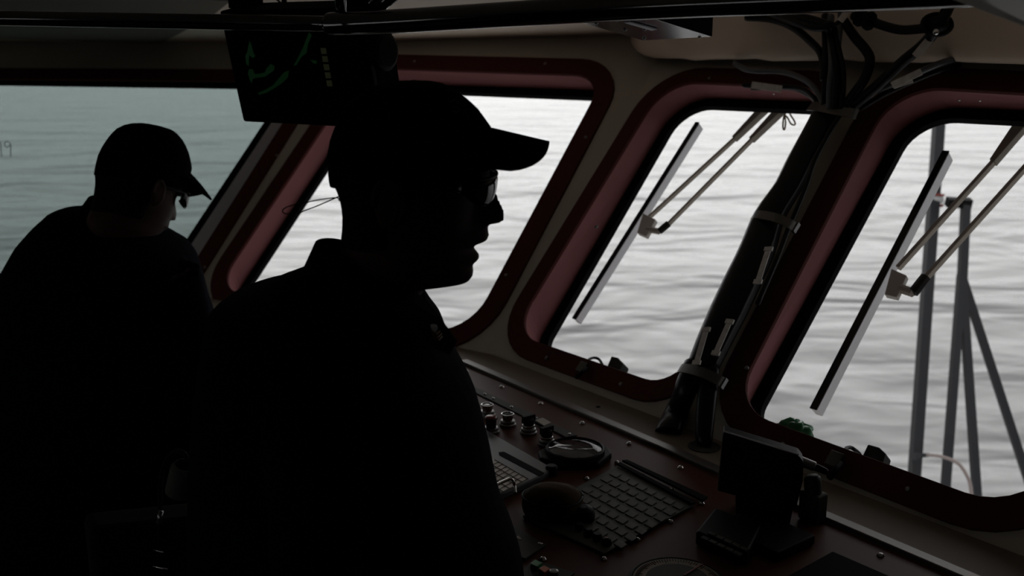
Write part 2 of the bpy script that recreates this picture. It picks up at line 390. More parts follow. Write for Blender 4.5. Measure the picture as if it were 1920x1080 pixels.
# ledge (structure shelf under windows)
def wall_foot(P, n): return V((P.x, P.y, ZC))
mb = MB()
led = [V((ABl.x, ABl.y, 0)), V((BCl.x, BCl.y, 0)), V((CEl.x, CEl.y, 0)), V((Eb.x, Eb.y, 0)), V((Ea.x, Ea.y, 0)), V((ABl.x, ABl.y, 0))+nB*.30-azv(-56)*0]
led2 = [led[0]-nB*.02, led[1]-nB*.02, led[2]-nC_*.02, led[3], led[4], led[5]]
mb.prism([q+V((0, 0, ZC-.03)) for q in led2], V((0, 0, .03)))
struct(mb.build('trim_4', M_ledge, bevel=.003))
TOPD = .49
con = thing('control_console', 'dark red brown sloping-edge control console under the front windows', 'console', (Ea+Eb)/2 + eN*.26 - V((0, 0, ZC)))
T0 = zhit(1000, 900, ZC)
mb = MB(); mb.prism([p for p in (Ea, Eb, Eb+eN*TOPD, Ea+eN*TOPD)], V((0, 0, -.02))); mb.build('top_panel', M_console, con, bevel=.002)
q = [Ea+eN*.03, Eb+eN*.03, Eb+eN*(TOPD-.04), Ea+eN*(TOPD-.04)]
mb = MB(); mb.prism([V((p.x, p.y, ZC-.02)) for p in q], V((0, 0, -(ZC-.02)))); mb.build('cabinet_body', M_blk_console, con)
# aluminium edge strip
mb = MB(); mb.box((Ea+Eb)/2 + V((0, 0, .003)) - eN*.012, eD*((Eb-Ea).length/2), eN*.011, V((0, 0, .004))); mb.build('edge_strip', M_strip, con, bevel=.002)
def screw(parent, x, y, z=0, r=.0045, name='screw', m=None):
    c = zhit(x, y, ZC+z); mb = MB()
    mb.lathe(c, V((0, 0, 1)), [(r*1.25, 0), (r*1.25, .001), (r, .0015), (r*.9, r*.7), (r*.5, r*.95), (.0001, r)], 14)
    return mb.build(name, m or M_chrome, parent, smooth=True)
for x, y in ((876, 697), (941, 726), (1014, 757), (1092, 794), (1180, 832), (1276, 877), (1651, 1042)): screw(con, x, y)
def plate(name, m, pxs, z, th, parent=None, bevel=.001):
    mb = MB(); mb.prism([zhit(x, y, ZC+z) for x, y in pxs], V((0, 0, th))); return mb.build(name, m, parent, bevel=bevel)
lab = thing('label_strip', 'narrow grey label strip screwed down behind the row of console knobs', 'strip', zhit(975, 775, ZC))
plate('strip_plate', M_plate, [(884, 724), (891, 738), (1062, 822), (1083, 818), (925, 744)], .0, .002, lab)
for x, y in ((909, 740), (925, 748), (959, 764), (1068, 815), (1005, 785)): screw(lab, x, y, .002, .0028)
tag(plate('name_plate', M_label, [(1003, 789), (1018, 785), (1034, 794), (1020, 800)], .005, .0015), 'small white plate standing behind the rightmost console knob', 'plate')

# push buttons and selector knobs
Zv = V((0, 0, 1))
def button(px, py, label, kind, group='round controls in a row on the console', s=1.0):
    c = zhit(px, py, ZC); t = thing('panel_button' if kind != 'sel' else 'selector_knob', label, 'button' if kind != 'sel' else 'knob', c, group)
    MB().lathe(c, Zv, [(.0165*s, 0), (.0165*s, .004), (.0145*s, .005), (.0145*s, .010), (.0125*s, .011)], 32).build('base_ring', M_steel, t, smooth=False, bevel=.0008)
    if kind == 'sel':
        MB().lathe(c, Zv, [(.011*s, .010), (.012*s, .013), (.012*s, .017), (.010*s, .018)], 28).build('bezel', M_chrome, t, bevel=.0006)
        mb = MB(); mb.lathe(c, Zv, [(.011*s, .016), (.0115*s, .022), (.0105*s, .030), (.006*s, .032)], 12)
        d = (RX*.8+V((0, .6, 0))).normalized(); mb.box(c+V((0, 0, .030)), d*.014*s, d.cross(Zv)*.0045*s, V((0, 0, .007)))
        mb.build('knob_cap', M_black, t, bevel=.001)
    else:
        h = .030 if kind == 'red' else .024
        MB().lathe(c, Zv, [(.010*s, .009), (.0105*s, h-.004), (.013*s, h-.002), (.0132*s, h), (.0112*s, h+.0005), (.0100*s, h-.003)], 30).build('bezel', M_chrome if kind != 'red' else M_black, t, smooth=False, bevel=.0005)
        MB().lathe(c, Zv, [(.0105*s, h-.008), (.0102*s, h-.0015), (.004, h-.0005)] if kind != 'red' else [(.0115*s, h-.004), (.0118*s, h), (.009*s, h+.003), (.002, h+.0035)], 24).build('button_cap', {'grey': M_steel, 'red': M_red, 'dark': M_black}[kind], t, smooth=True)
    return t
button(914, 779, 'chrome ringed push button with grey top, furthest left of the console controls', 'grey')
button(921, 810, 'tall push button with red top just in front of the grey one', 'red')
button(952, 797, 'chrome ringed push button with dark hollow top right of the red button', 'dark')
button(991, 812, 'black selector knob on steel base, left one of the two', 'sel')
button(1025, 834, 'black selector knob on steel base, right one beside the round gauge', 'sel')

# round gauge
gc = zhit(1078, 860, ZC)
g = thing('round_gauge', 'round glass-faced gauge in a black square housing on the console', 'gauge', gc)
ga = zhit(1012, 862, ZC); gb = zhit(1142, 858, ZC)
e2 = (gb-ga).normalized(); n2 = V((-e2.y, e2.x, 0))
sq = [gc+e2*.064+n2*.022, gc+e2*.03+n2*.052, gc-e2*.035+n2*.052, gc-e2*.066+n2*.01, gc-e2*.066-n2*.02, gc-e2*.03-n2*.052, gc+e2*.035-n2*.052, gc+e2*.066-n2*.01]
MB().prism(sq, V((0, 0, .012))).build('housing', M_black, g, bevel=.003)
MB().lathe(gc, Zv, [(.054, .011), (.0535, .020), (.050, .022), (.049, .018)], 48).build('bezel', M_black, g, bevel=.0008)
MB().lathe(gc, Zv, [(.049, .015), (.049, .0165)], 48).build('dial', mat('gauge_dial', (.035, .035, .033), .5), g)
MB().lathe(gc, Zv, [(.0492, .0185), (.048, .0205), (.03, .0235), (.0001, .025)], 48).build('cover_glass', M_cover, g, smooth=True)
MB().lathe(gc, Zv, [(.004, .016), (.004, .0185), (.002, .0187)], 20).build('hub', M_black, g, smooth=False)
mb = MB(); mb.prism([zhit(x, y, ZC+.017) for x, y in ((1030, 853), (1038, 848), (1066, 858), (1058, 864))], V((0, 0, .0008))); mb.build('dial_label', M_label, g)
mb = MB(); mb.box(gc+V((0, 0, .018)), e2*.022-n2*.02, (n2*.8+e2).normalized()*.0012, V((0, 0, .0005))); mb.build('needle', M_strip, g)

# chart device with handle at the left of the console
dv = thing('chart_plotter', 'grey framed chart unit with gridded screen beside the standing man', 'plotter', zhit(950, 890, ZC))
fr = [(880, 800), (914, 818), (1037, 890), (1012, 906), (939, 940), (860, 990), (820, 960)]
plate('housing', mat('plotter_grey', (.050, .050, .054), .45), fr, 0, .012, dv, .003)
plate('slot', M_matte, [(935, 849), (945, 848), (1021, 888), (1016, 893), (1008, 892), (936, 854)], .0121, .0006, dv, 0)
plate('screen', M_screenlcd, [(905, 860), (927, 862), (990, 898), (932, 929), (880, 955)], .0121, .0008, dv, 0)
mb = MB()
A_, B_, C_, D_ = [zhit(x, y, ZC+.0135) for x, y in ((927, 862), (990, 898), (932, 929), (870, 893))]
for k in range(1, 8):
    t_ = k/8; mb.tube([A_.lerp(B_, t_), D_.lerp(C_, t_)], .0005, 4); 
for k in range(0, 6):
    t_ = k/5; mb.tube([A_.lerp(D_, t_), B_.lerp(C_, t_)], .0005, 4)
mb.build('screen_grid', M_black, dv)
hp = [(880, 938), (925, 913), (950, 901), (957, 899), (962, 903), (965, 912), (966, 926)]
mb = MB(); zz = [.03, .03, .031, .031, .029, .02, .012]
mb.tube(smoothpath([zhit(x, y, ZC+z_) for (x, y), z_ in zip(hp, zz)], 4), .0028, 10); mb.build('handle', M_chrome, dv, smooth=True)
MB().lathe(zhit(1034, 890, ZC), Zv, [(.011, 0), (.011, .014), (.008, .017)], 20).build('knob', M_black, dv, bevel=.001)

# brown pouch
pc = zhit(1036, 968, ZC+.0)
mb = MB(); ex = zhit(1094, 968, ZC)-pc; ex.z = 0; ey = V((-ex.y, ex.x, 0))*.86
pt = thing('leather_pouch', 'rounded dark brown leather pouch lying between the chart unit and keypad', 'pouch', pc)
rings = []
for z_, s_ in ((0, .86), (.006, .96), (.018, 1.0), (.030, .97), (.040, .86), (.047, .66), (.051, .4), (.052, .1)):
    rings.append([pc + V((0, 0, z_)) + (ex*math.cos(a)*(1+.05*math.sin(3*a)) + ey*math.sin(a)*(1+.07*math.cos(2*a+1)))*s_ for a in [2*math.pi*i/36 for i in range(36)]])
mb.loft(rings); mb.build('pouch_body', M_brown, pt, smooth=True, sub=1)
mb = MB(); mb.tube([pc + V((0, 0, .033)) + (ex*math.cos(a)*(1+.05*math.sin(3*a)) + ey*math.sin(a)*(1+.07*math.cos(2*a+1)))*.965 for a in [2*math.pi*i/36 for i in range(37)]], .0018, 8); mb.build('seam_piping', M_black, pt, smooth=True)
kb = zhit(1092, 978, ZC)
tag(MB().lathe(kb, Zv, [(.019, 0), (.020, .012), (.017, .022), (.008, .026)], 24).build('trackball_knob', M_black, bevel=.002), 'black round knob against the right side of the brown pouch', 'knob')

# keypad panel
kp = thing('keypad_panel', 'grey keypad panel with rows of blank grey keys on the console', 'keypad', zhit(1140, 960, ZC))
plate('panel_plate', mat('keypad_plate', (.060, .064, .055), .6, spec=.2, noise=.15), [(1156, 878), (1301, 951), (1133, 1043), (980, 972)], 0, .004, kp)
k00 = (1154, 891); du = (16.9, 8.5); dvv = (-18.3, 10.3)
P00 = zhit(*k00, ZC+.004); PU = zhit(k00[0]+7*du[0], k00[1]+7*du[1], ZC+.004); PV = zhit(k00[0]+6*dvv[0], k00[1]+6*dvv[1], ZC+.004)
uu = (PU-P00)/7; vv_ = (PV-P00)/6
kmb = MB(); kmb.box(V((0, 0, .0007)), uu*.40, vv_*.29, V((0, 0, .0007)))
key0 = kmb.build('key', M_key, None, bevel=.0006)
for i in range(8):
    for j in range(7):
        if i < 2 and j > 4 and i+ j < 7 and False: continue
        k = key0 if (i == 0 and j == 0) else key0.copy()
        if k is not key0: COL.objects.link(k)
        k.parent = kp; k.matrix_parent_inverse = INV[kp.name]; k.location = P00 + uu*i + vv_*j
for x, y in ((1157, 868), (1100, 898), (1205, 893), (1259, 919), (1316, 945), (1257, 979), (1195, 1013), (1132, 1049), (1081, 1016)): screw(kp, x, y, 0, .0038)
for nm_, pxs in (('slot_cover', [(1157, 874), (1162, 870), (1304, 945), (1297, 949)]), ('slot_cover', [(1166, 867), (1176, 866), (1327, 936), (1318, 943)])):
    plate(nm_, M_matte, pxs, .004, .004, kp, .0008)
kn = None
for i, (x, y) in enumerate(((1086, 994), (1103, 1004), (1120, 1013), (1137, 1022))):
    c = zhit(x, y, ZC+.004)
    L = ['leftmost of the four small black knobs on the keypad corner, beside the pouch', 'second from left of the four small black knobs on the keypad corner', 'third from left of the four small black knobs on the keypad corner', 'small black knob with a red mark, rightmost of four on the keypad corner'][i]
    t = thing('adjusting_knob', L, 'knob', c, 'small black knobs on the keypad corner')
    MB().lathe(c, Zv, [(.0075, 0), (.0078, .003), (.0065, .010), (.0055, .0115)], 18).build('knob_body', M_black, t, bevel=.0006)
    if i == 3: MB().lathe(c+V((0, 0, .0116)), Zv, [(.0035, 0), (.003, .0012)], 14).build('red_mark', M_red, t)
# small lower panel with illuminated keys
sp = thing('small_switch_panel', 'dark switch panel with green and orange buttons at the bottom of the picture', 'panel', zhit(1010, 1070, ZC))
plate('panel_plate', M_plate, [(1000, 1052), (1078, 1078), (1020, 1125), (960, 1100)], 0, .003, sp)
for nm_, m_, px in (('green_button', M_greenb, [(994, 1066), (1004, 1058), (1017, 1064), (1007, 1072)]), ('orange_button', M_orange, [(1010, 1075), (1020, 1069), (1032, 1075), (1021, 1083)])):
    b_ = plate(nm_, m_, px, .003, .007, sp, .0008); b_['label'] = nm_.replace('_', ' ')
MB().lathe(zhit(1038, 1082, ZC), Zv, [(.007, .003), (.007, .009), (.004, .010)], 20).build('round_switch', M_steel, sp, bevel=.0005)
sp2 = thing('blank_switch_panel', 'dark panel with a small white mark below the brown pouch', 'panel', zhit(975, 1020, ZC))
plate('panel_plate', M_plate, [(955, 985), (1025, 1025), (985, 1052), (930, 1030)], 0, .003, sp2)
plate('white_mark', M_label, [(967, 1008), (972, 1006), (979, 1012), (974, 1013)], .003, .0006, sp2, 0)
for x, y in ((1013, 1023), (1018, 1050)): screw(sp2, x, y, 0, .0045)
# dial at the bottom
dc = zhit(1270, 1100, ZC)
dl = thing('compass_dial', 'large round compass dial with pale graduated ring, cut off by the bottom edge', 'compass', dc)
R_ = (zhit(1350, 1094, ZC)-dc).length
MB().lathe(dc, Zv, [(R_*1.12, 0), (R_*1.12, .006), (R_*1.04, .010), (R_*1.0, .008)], 56).build('housing', M_black, dl, bevel=.001)
MB().lathe(dc, Zv, [(R_, .005), (R_, .009)], 56).build('scale_ring', M_dial, dl)
MB().lathe(dc, Zv, [(R_*.72, .008), (R_*.72, .010)], 48).build('dial_centre', M_plate, dl)
mb = MB()
for k in range(90):
    a = 2*math.pi*k/90; d = V((math.cos(a), math.sin(a), 0)); ln = .10 if k % 5 else .16
    mb.box(dc+V((0, 0, .0093))+d*R_*(.96-ln/2), d*R_*ln/2, d.cross(Zv)*.0004, V((0, 0, .0004)))
mb.build('graduations', M_black, dl)
d = (zhit(1316, 1072, ZC)-dc).normalized(); mb = MB(); mb.box(dc+V((0, 0, .011))+d*R_*.6, d*R_*.36, d.cross(Zv)*.001, V((0, 0, .0006))); mb.build('red_pointer', M_red, dl)
# black handset keypad unit
hu = thing('handset_unit', 'black handset cradle with two rows of dull keys in front of the black display', 'handset', zhit(1360, 1015, ZC))
plate('cradle', M_black, [(1340, 975), (1425, 1010), (1400, 1062), (1303, 1022)], 0, .022, hu, .004)
q0 = zhit(1335, 1004, ZC+.0222); q1 = zhit(1405, 1036, ZC+.0222); q2 = zhit(1322, 1012, ZC+.0222)
mb = MB(); mb.box(V((0, 0, .001)), (q1-q0)/11, (q2-q0)*.22, V((0, 0, .0015))); kk0 = mb.build('handset_key', M_plate, None, bevel=.0005)
for i in range(5):
    for j in range(2):
        k = kk0 if (i == 0 and j == 0) else kk0.copy()
        if k is not kk0: COL.objects.link(k)
        k.parent = hu; k.matrix_parent_inverse = INV[hu.name]; k.location = q0 + (q1-q0)*i/4.6 + (q2-q0)*j*1.0

# black display seen from behind, standing on the console
ds = thing('black_display', 'tall black display box standing on the console under the right window', 'display', zhit(1425, 985, ZC))
t0 = 1.50
dlb = zhit(1362, 985, ZC); drb = zhit(1500, 1035, ZC)
def vert_over(P, px, py):   # point above P's vertical plane facing camera that projects to px, py
    n = V((P.x, P.y, 0)).normalized(); return hit(px, py, (P, n))
tl = vert_over(zhit(1400, 955, ZC), 1352, 832); tr_ = vert_over(zhit(1455, 955, ZC), 1506, 868)
bl = vert_over(zhit(1400, 955, ZC), 1348, 920); br = vert_over(zhit(1455, 955, ZC), 1504, 985)
back = V((eN.x, eN.y, 0))*-.05
fpoly = [vert_over(zhit(1430, 975, ZC), x, y) for x, y in ((1356, 812), (1498, 856), (1507, 868), (1505, 905), (1492, 960), (1375, 930), (1345, 922))]
nn = V((fpoly[0].x, fpoly[0].y, 0)).normalized()
mb = MB(); mb.prism(fpoly, nn*.035); mb.build('screen_body', M_black, ds, bevel=.003)
top0, top1 = fpoly[0], fpoly[1]
mb = MB(); mb.tube([top0+nn*.004+V((0, 0, .001)), top1+nn*.004+V((0, 0, .001))], .0014, 8); mb.build('edge_highlight', M_alum, ds)  # highlight along the top edge, built as a pale bead
sb = [vert_over(zhit(1430, 975, ZC), x, y) for x, y in ((1378, 905), (1490, 940), (1478, 1000), (1380, 985))]
mb = MB(); mb.prism(sb, nn*.05); mb.build('stand', M_black, ds, bevel=.003)
mb = MB(); cs_ = zhit(1432, 1010, ZC); mb.box(cs_+V((0, 0, .008)), eD*.06, eN*.045, V((0, 0, .008))); mb.build('stand_foot', M_black, ds, bevel=.003)
# handheld radio behind the display
hr = thing('handheld_radio', 'olive handheld radio with steel barrel and wrist ring right of the black display', 'radio', zhit(1522, 990, ZC))
pv_ = zhit(1522, 975, ZC)
f_ = lambda x, y: vert_over(pv_, x, y)
mb = MB(); mb.tube(smoothpath([f_(1518, 985), f_(1520, 950), f_(1524, 930), f_(1524, 905), f_(1522, 893)], 4), [.014]*8+[.0135]*4+[.013]*3+[.010]*2, 18); mb.build('radio_body', M_olive, hr, smooth=True)
mb = MB(); mb.box(pv_+V((0, 0, .024)), eD*.018, eN*.014, V((0, 0, .024))); mb.build('battery_pack', M_olive, hr, bevel=.004)
mb = MB(); mb.cyl(f_(1496, 864), f_(1528, 876), .0085, .0075); mb.build('steel_barrel', M_steel, hr, smooth=False, bevel=.001)
mb = MB(); mb.tube([f_(1524, 874), f_(1532, 878), f_(1548, 884), f_(1552, 886)], [.005, .006, .0045, .003], 14); mb.build('barrel_tip', M_black, hr, smooth=True)
cc = f_(1539, 945); mb = MB(); mb.tube([cc + (RX*math.cos(a)*.006 + Zv*math.sin(a)*.010) for a in [2*math.pi*i/24 for i in range(25)]], .0012, 8); mb.build('wrist_ring', M_black, hr, smooth=True)
# keyboard / dark box lower right
tag(plate('console_recess_box', M_matte, [(1560, 1040), (1720, 1110), (1600, 1160), (1470, 1090)], 0, .006, None, .003), 'low black unit on the console at the lower right edge of the picture', 'unit')
# ledge hole and pipe foot
MB().lathe(zhit(1121.5, 763, ZC), Zv, [(.005, -.001), (.005, .0006)], 18).build('ledge_hole', M_matte, None)
tag(bpy.data.objects['ledge_hole'], 'small black grommet in the pale ledge below the first front window', 'grommet')

# ------------------------------------------------------------------ cable bundle on the pillar
OFFC = .055
def onC(x, y, o=OFFC): return hit(x, y, pC, o)
bun = thing('cable_bundle', 'thick black cable bundle strapped down the pillar between the front windows', 'cable', zhit(1300, 815, ZC))
cl = [(1552, 205, 30), (1535, 240, 31), (1502, 300, 31), (1477, 350, 31), (1442, 405, 35), (1418, 470, 40), (1390, 530, 42), (1364, 585, 42), (1338, 640, 39), (1317, 688, 35)]
def rad(w, P): return w*((P-CAM).dot(FW))/FPX*.93
pts = [onC(x, y) for x, y, w in cl]
pp = smoothpath(pts, 4); rr = []
for i in range(len(pp)):
    t = i/4; k = min(int(t), len(cl)-2); w = cl[k][2]+(cl[k+1][2]-cl[k][2])*(t-k); rr.append(rad(w, pp[i]))
def flat_tube(mb, pts, r, nrm, flat=.7, seg=20, lobes=0):
    rings = []
    for i, p in enumerate(pts):
        t = (pts[min(i+1, len(pts)-1)]-pts[max(i-1, 0)]).normalized(); a = t.cross(nrm).normalized(); b = a.cross(t)
        rings.append([p + (a*math.cos(q)*(1+lobes*math.cos(5*q)) + b*math.sin(q)*flat)*r[i] for q in [2*math.pi*k/seg for k in range(seg)]])
    mb.loft(rings)
mb = MB(); flat_tube(mb, pp, rr, pC[1], .62, 40, .05); mb.build('sheath', M_cable, bun, smooth=True)
# the two spread feet
def foot(name, cpts):
    P = [hit(x, y, pC, o) if z is None else zhit(x, y, ZC+z) for x, y, w, o, z in cpts]
    P2 = smoothpath(P, 4); R2 = []
    for i in range(len(P2)):
        t = i/4; k = min(int(t), len(cpts)-2); w = cpts[k][2]+(cpts[k+1][2]-cpts[k][2])*(t-k); R2.append(rad(w, P2[i]))
    mb = MB(); flat_tube(mb, P2, R2, pC[1], .7, 24); mb.build(name, M_cable, bun, smooth=True)
foot('cable_leg', [(1302, 680, 22, .055, None), (1288, 725, 27, .055, None), (1268, 775, 27, 0, .022), (1256, 800, 29, 0, .008), (1252, 812, 28, 0, .0)])
foot('cable_leg', [(1332, 690, 20, .055, None), (1326, 740, 21, .055, None), (1322, 790, 20, 0, .04), (1320, 825, 18, 0, .012), (1320, 836, 18, 0, .0)])
fc = zhit(1320, 838, ZC)
MB().lathe(fc, Zv, [(.030, 0), (.030, .002), (.026, .003)], 30).build('foot_collar', M_plate, bun, bevel=.0005)
def strap(pxs, w, name='clamp_band', endbox=True):
    c = [onC(x, y, OFFC+o) for x, y, o in pxs]; P = smoothpath(c, 5); mb = MB(); rings = []
    for i, p in enumerate(P):
        t = (P[min(i+1, len(P)-1)]-P[max(i-1, 0)]).normalized(); b = (pC[3]-t*pC[3].dot(t)).normalized(); n_ = t.cross(b)
        rings.append([p+b*w+n_*.0012, p+b*w-n_*.0012, p-b*w-n_*.0012, p-b*w+n_*.0012])
    mb.loft(rings); o = mb.build(name, M_clamp, bun)
    if endbox:
        e_ = P[-1]; mb = MB(); mb.box(e_, pC[2]*.004, pC[3]*w*1.15, pC[1]*.005); mb.build('clamp_buckle', M_steel, bun, bevel=.001)
strap([(1412, 404, -.015), (1418, 402, .02), (1450, 407, .035), (1478, 418, .02), (1492, 427, 0)], .010)
strap([(1273, 693, -.015), (1280, 690, .015), (1312, 697, .03), (1345, 711, .015), (1356, 719, 0)], .010)
strap([(1518, 199, -.01), (1530, 200, .02), (1565, 207, .03), (1595, 212, .02), (1606, 215, 0)], .011, endbox=False)
def ctag(x0, y0, x1, y1, w, off):
    a, b = onC(x0, y0, off), onC(x1, y1, off); d = (a-b).normalized(); s = d.cross(pC[1]).normalized(); mb = MB()
    mb.box((a+b)/2, (a-b)/2, s*w, pC[1]*.0012)
    for e_ in (a, b): mb.box(e_, d*.005, s*w*1.5, pC[1]*.0022)
    mb.build('cable_tag', M_tag, bun, bevel=.0006)
ctag(1441, 467, 1421, 528, .006, .092); ctag(1368, 603, 1342, 662, .006, .092); ctag(1324, 618, 1306, 680, .006, .090)
# highlight cable on the bundle's right
mb = MB(); mb.tube(smoothpath([onC(1590, 195, .075), onC(1560, 240, .08), onC(1528, 300, .08), onC(1513, 345, .075), onC(1495, 390, .07), onC(1478, 430, .065), onC(1455, 490, .065), onC(1420, 570, .065)], 5), .0055, 10); mb.build('outer_cable', M_cable, bun, smooth=True)
# upper cables fan
UPC = [
 ([(1547, 30, .16), (1548, 60, .16), (1549, 110, .13), (1548, 160, .10), (1546, 205, .07)], .0085, M_cable),
 ([(1558, 30, .17), (1557, 60, .165), (1560, 120, .14), (1556, 165, .11), (1556, 205, .08)], .0075, M_cableg),
 ([(1563, 50, .165), (1572, 95, .15), (1580, 140, .12), (1577, 205, .08)], .0075, M_cable),
 ([(1552, 50, .17), (1562, 95, .16), (1568, 140, .13), (1565, 205, .085)], .0065, M_cable),
 ([(1575, 10, .16), (1576, 50, .16), (1572, 90, .15), (1578, 115, .13)], .006, M_cableg),
 ([(1583, 40, .16), (1603, 70, .15), (1622, 92, .14), (1631, 112, .13), (1622, 145, .11), (1602, 175, .09), (1578, 208, .07)], .0105, M_cable),
 ([(1400, 33, .15), (1445, 36, .15), (1485, 50, .15), (1520, 78, .14), (1541, 105, .13), (1545, 150, .11)], .0085, M_cable),
 ([(1378, 118, .05), (1395, 129, .05), (1420, 133, .06), (1462, 134, .06), (1495, 143, .07), (1520, 158, .07), (1537, 180, .065), (1545, 205, .06)], .0065, M_cableg),
 ([(1395, 160, .03), (1430, 163, .035), (1480, 163, .045), (1510, 170, .055), (1532, 190, .06)], .006, M_cable),
 ([(1410, 166, .03), (1480, 165, .04), (1515, 178, .05), (1535, 196, .06)], .005, M_cable),
 ([(1598, 200, .07), (1640, 165, .09), (1690, 118, .12), (1730, 85, .15), (1755, 55, .18), (1775, 20, .20), (1795, -30, .22)], .0115, M_cable),
 ([(1592, 200, .06), (1618, 182, .06), (1680, 155, .07), (1730, 132, .08), (1770, 116, .07), (1800, 108, .03)], .0065, M_cableg),
 ([(1612, 205, .05), (1660, 176, .055), (1740, 140, .06), (1800, 120, .03)], .0055, M_cable),
 ([(1600, 30, .17), (1632, 38, .17), (1650, 46, .17), (1690, 56, .17), (1735, 53, .18)], .0095, M_cable),
 ([(1430, 14, .175), (1480, 28, .18), (1530, 42, .185), (1560, 52, .185)], .012, M_cable),
 ([(1440, 22, .18), (1500, 44, .19), (1535, 52, .19), (1560, 46, .19)], .009, M_cable),
 ([(1436, 18, .16), (1448, 24, .17), (1462, 26, .17), (1490, 40, .17)], .0045, M_redcable),
]
LBL = ['leftmost vertical black cable of the fan above the pillar', 'grey cable running down the middle of the fan above the pillar', 'black cable bowing right inside the fan above the pillar', 'thin black cable in front of the fan above the pillar', 'short grey cable hanging at the top of the fan', 'thick black cable looping out right of the fan above the pillar', 'black cable arching from the ceiling box into the left of the fan', 'pale grey cable sagging below the valance towards the pillar', 'upper of two thin black cables over the first front window', 'lower of two thin black cables over the first front window', 'thick black cable rising to the upper right corner with a silver tag', 'grey cable rising right just below the valance edge', 'thin black cable lying under the grey one right of the pillar', 'black cable running level to the right between two fittings', 'thickest black cable crossing the ceiling into the cable fan', 'black cable just below the thickest one at the ceiling', 'thin red wire beside the ceiling cables left of the fan']
for (P, r, m), L in zip(UPC, LBL):
    pts_ = [hit(x, y, pC, o) for x, y, o in P]
    mb = MB(); mb.tube(smoothpath(pts_, 6), r, 12); tag(mb.build('cable', m, smooth=True), L, 'cable', 'cables fanning out above the pillar')
def box_px(x0, y0, x1, y1, w, off, m, name, label, cat, thick=.003):
    a, b = hit(x0, y0, pC, off), hit(x1, y1, pC, off); d = (a-b).normalized(); n_ = (CAM-a).normalized(); s = d.cross(n_).normalized()
    mb = MB(); mb.box((a+b)/2, (a-b)/2, s*w, n_*thick); return tag(mb.build(name, m, bevel=.001), label, cat)
box_px(1750, 66, 1716, 106, .008, .165, M_tag, 'cable_tag', 'silver tag wrapped on the thick cable at the upper right', 'tag')
box_px(1728, 134, 1672, 160, .007, .095, M_tag, 'cable_tag', 'silver tag on the grey cable right of the pillar', 'tag')
box_px(1712, 152, 1676, 164, .003, .085, M_tag, 'cable_tag', 'narrow silver tag hanging under the cables right of the pillar', 'tag')
box_px(1409, 159, 1466, 167, .008, .05, M_tag, 'cable_tag', 'silver tag on the cables over the first front window', 'tag')
box_px(1598, 8, 1575, 40, .007, .19, mat('cloth_strap', (.65, .60, .55), .6), 'cable_strap', 'pale strap tied round the cables under the ceiling', 'strap')
mb = MB(); mb.tube(smoothpath([hit(x, y, pC, .185) for x, y in ((1575, 40), (1562, 48), (1545, 52), (1528, 50))], 4), .005, 8); tag(mb.build('cable_tie', M_cable, smooth=True), 'dark tie under the cables at the end of the pale strap', 'tie')
for x, y, L in ((1615, 33, 'left black cable gland on the level cable'), (1632, 40, 'right black cable gland on the level cable')):
    c = hit(x, y, pC, .175); mb = MB(); a_ = (hit(x+10, y+3, pC, .175)-c).normalized()
    mb.lathe(c-a_*.008, a_, [(.012, 0), (.020, .002), (.020, .008), (.013, .010), (.013, .016)], 10); tag(mb.build('cable_gland', M_black, bevel=.001), L, 'gland')
jc = hit(1757, 46, pC, .185); jn = thing('pipe_joint', 'black round pipe joint where the cables meet at the upper right', 'joint', jc)
mb = MB(); mb.ball(jc, RX*.022, V((0, .022, 0)), V((0, 0, .017))); mb.build('joint_ball', M_black, jn, smooth=True)
mb = MB(); mb.tube([jc + (RX*math.cos(a)*.028 + V((0, .3, 1)).normalized()*math.sin(a)*.020) for a in [2*math.pi*i/24 for i in range(25)]], .005, 8); mb.build('joint_collar', M_black, jn, smooth=True)
mb = MB(); mb.ball(hit(1755, 60, pC, .205), RX*.006, V((0, .006, 0)), V((0, 0, .006))); mb.build('joint_bolt', M_chrome, jn, smooth=True)
# pairs of screws on the reveals
def on_reveal_screw(x, y, w, pl):
    c = hit(x, y, pl, -.045)
    mb = MB(); mb.ball(c, pl[2]*.004, pl[3]*.0035, pl[1]*.004); mb.build('reveal_screw', M_chrome, w, smooth=True)

# ------------------------------------------------------------------ radar monitor
mh = V((.857, -.515, 0)); mf = V((-.515, -.857, 0)); tau = math.radians(12)
mv = Zv*math.cos(tau) + mf*math.sin(tau); mn = mf*math.cos(tau) - Zv*math.sin(tau)
LL = at(455, 229, 2.0); WL, HL = .335, .215
mon = thing('radar_monitor', 'black radar monitor with green echoes hanging from the ceiling above the men', 'monitor', LL + mh*WL/2 + mv*HL)
mb = MB(); mb.box(LL+mh*WL/2+mv*HL/2-mn*.045, mh*WL/2, mv*HL/2, mn*.045); mb.build('housing', M_matte, mon, bevel=.006)
pM = (LL+mn*.0012, mn, mh, mv)
mb = MB(); sc = [hit(x, y, pM) for x, y in ((440, 62), (632, 62), (655, 205), (468, 205))]; mb.prism(sc, mn*.0012); mb.build('screen', M_matte, mon)
pM2 = (LL+mn*.0030, mn, mh, mv)
echo = [[(468, 76), (472, 85), (475, 98), (479, 105), (474, 109), (468, 103), (467, 112), (467, 124), (462, 120), (460, 104), (464, 98), (466, 86)],
 [(467, 130), (474, 130), (478, 139), (488, 138), (497, 136), (500, 128), (508, 120), (515, 124), (514, 132), (505, 138), (497, 144), (480, 146), (474, 148), (472, 156), (468, 148), (465, 138)],
 [(542, 132), (540, 145), (530, 155), (515, 165), (500, 174), (486, 178), (484, 174), (498, 168), (512, 160), (522, 148), (532, 136)],
 [(580, 60), (585, 66), (578, 82), (575, 100), (566, 106), (556, 122), (550, 124), (560, 106), (568, 90), (575, 72)],
 [(582, 112), (594, 114), (594, 119), (588, 119)]]
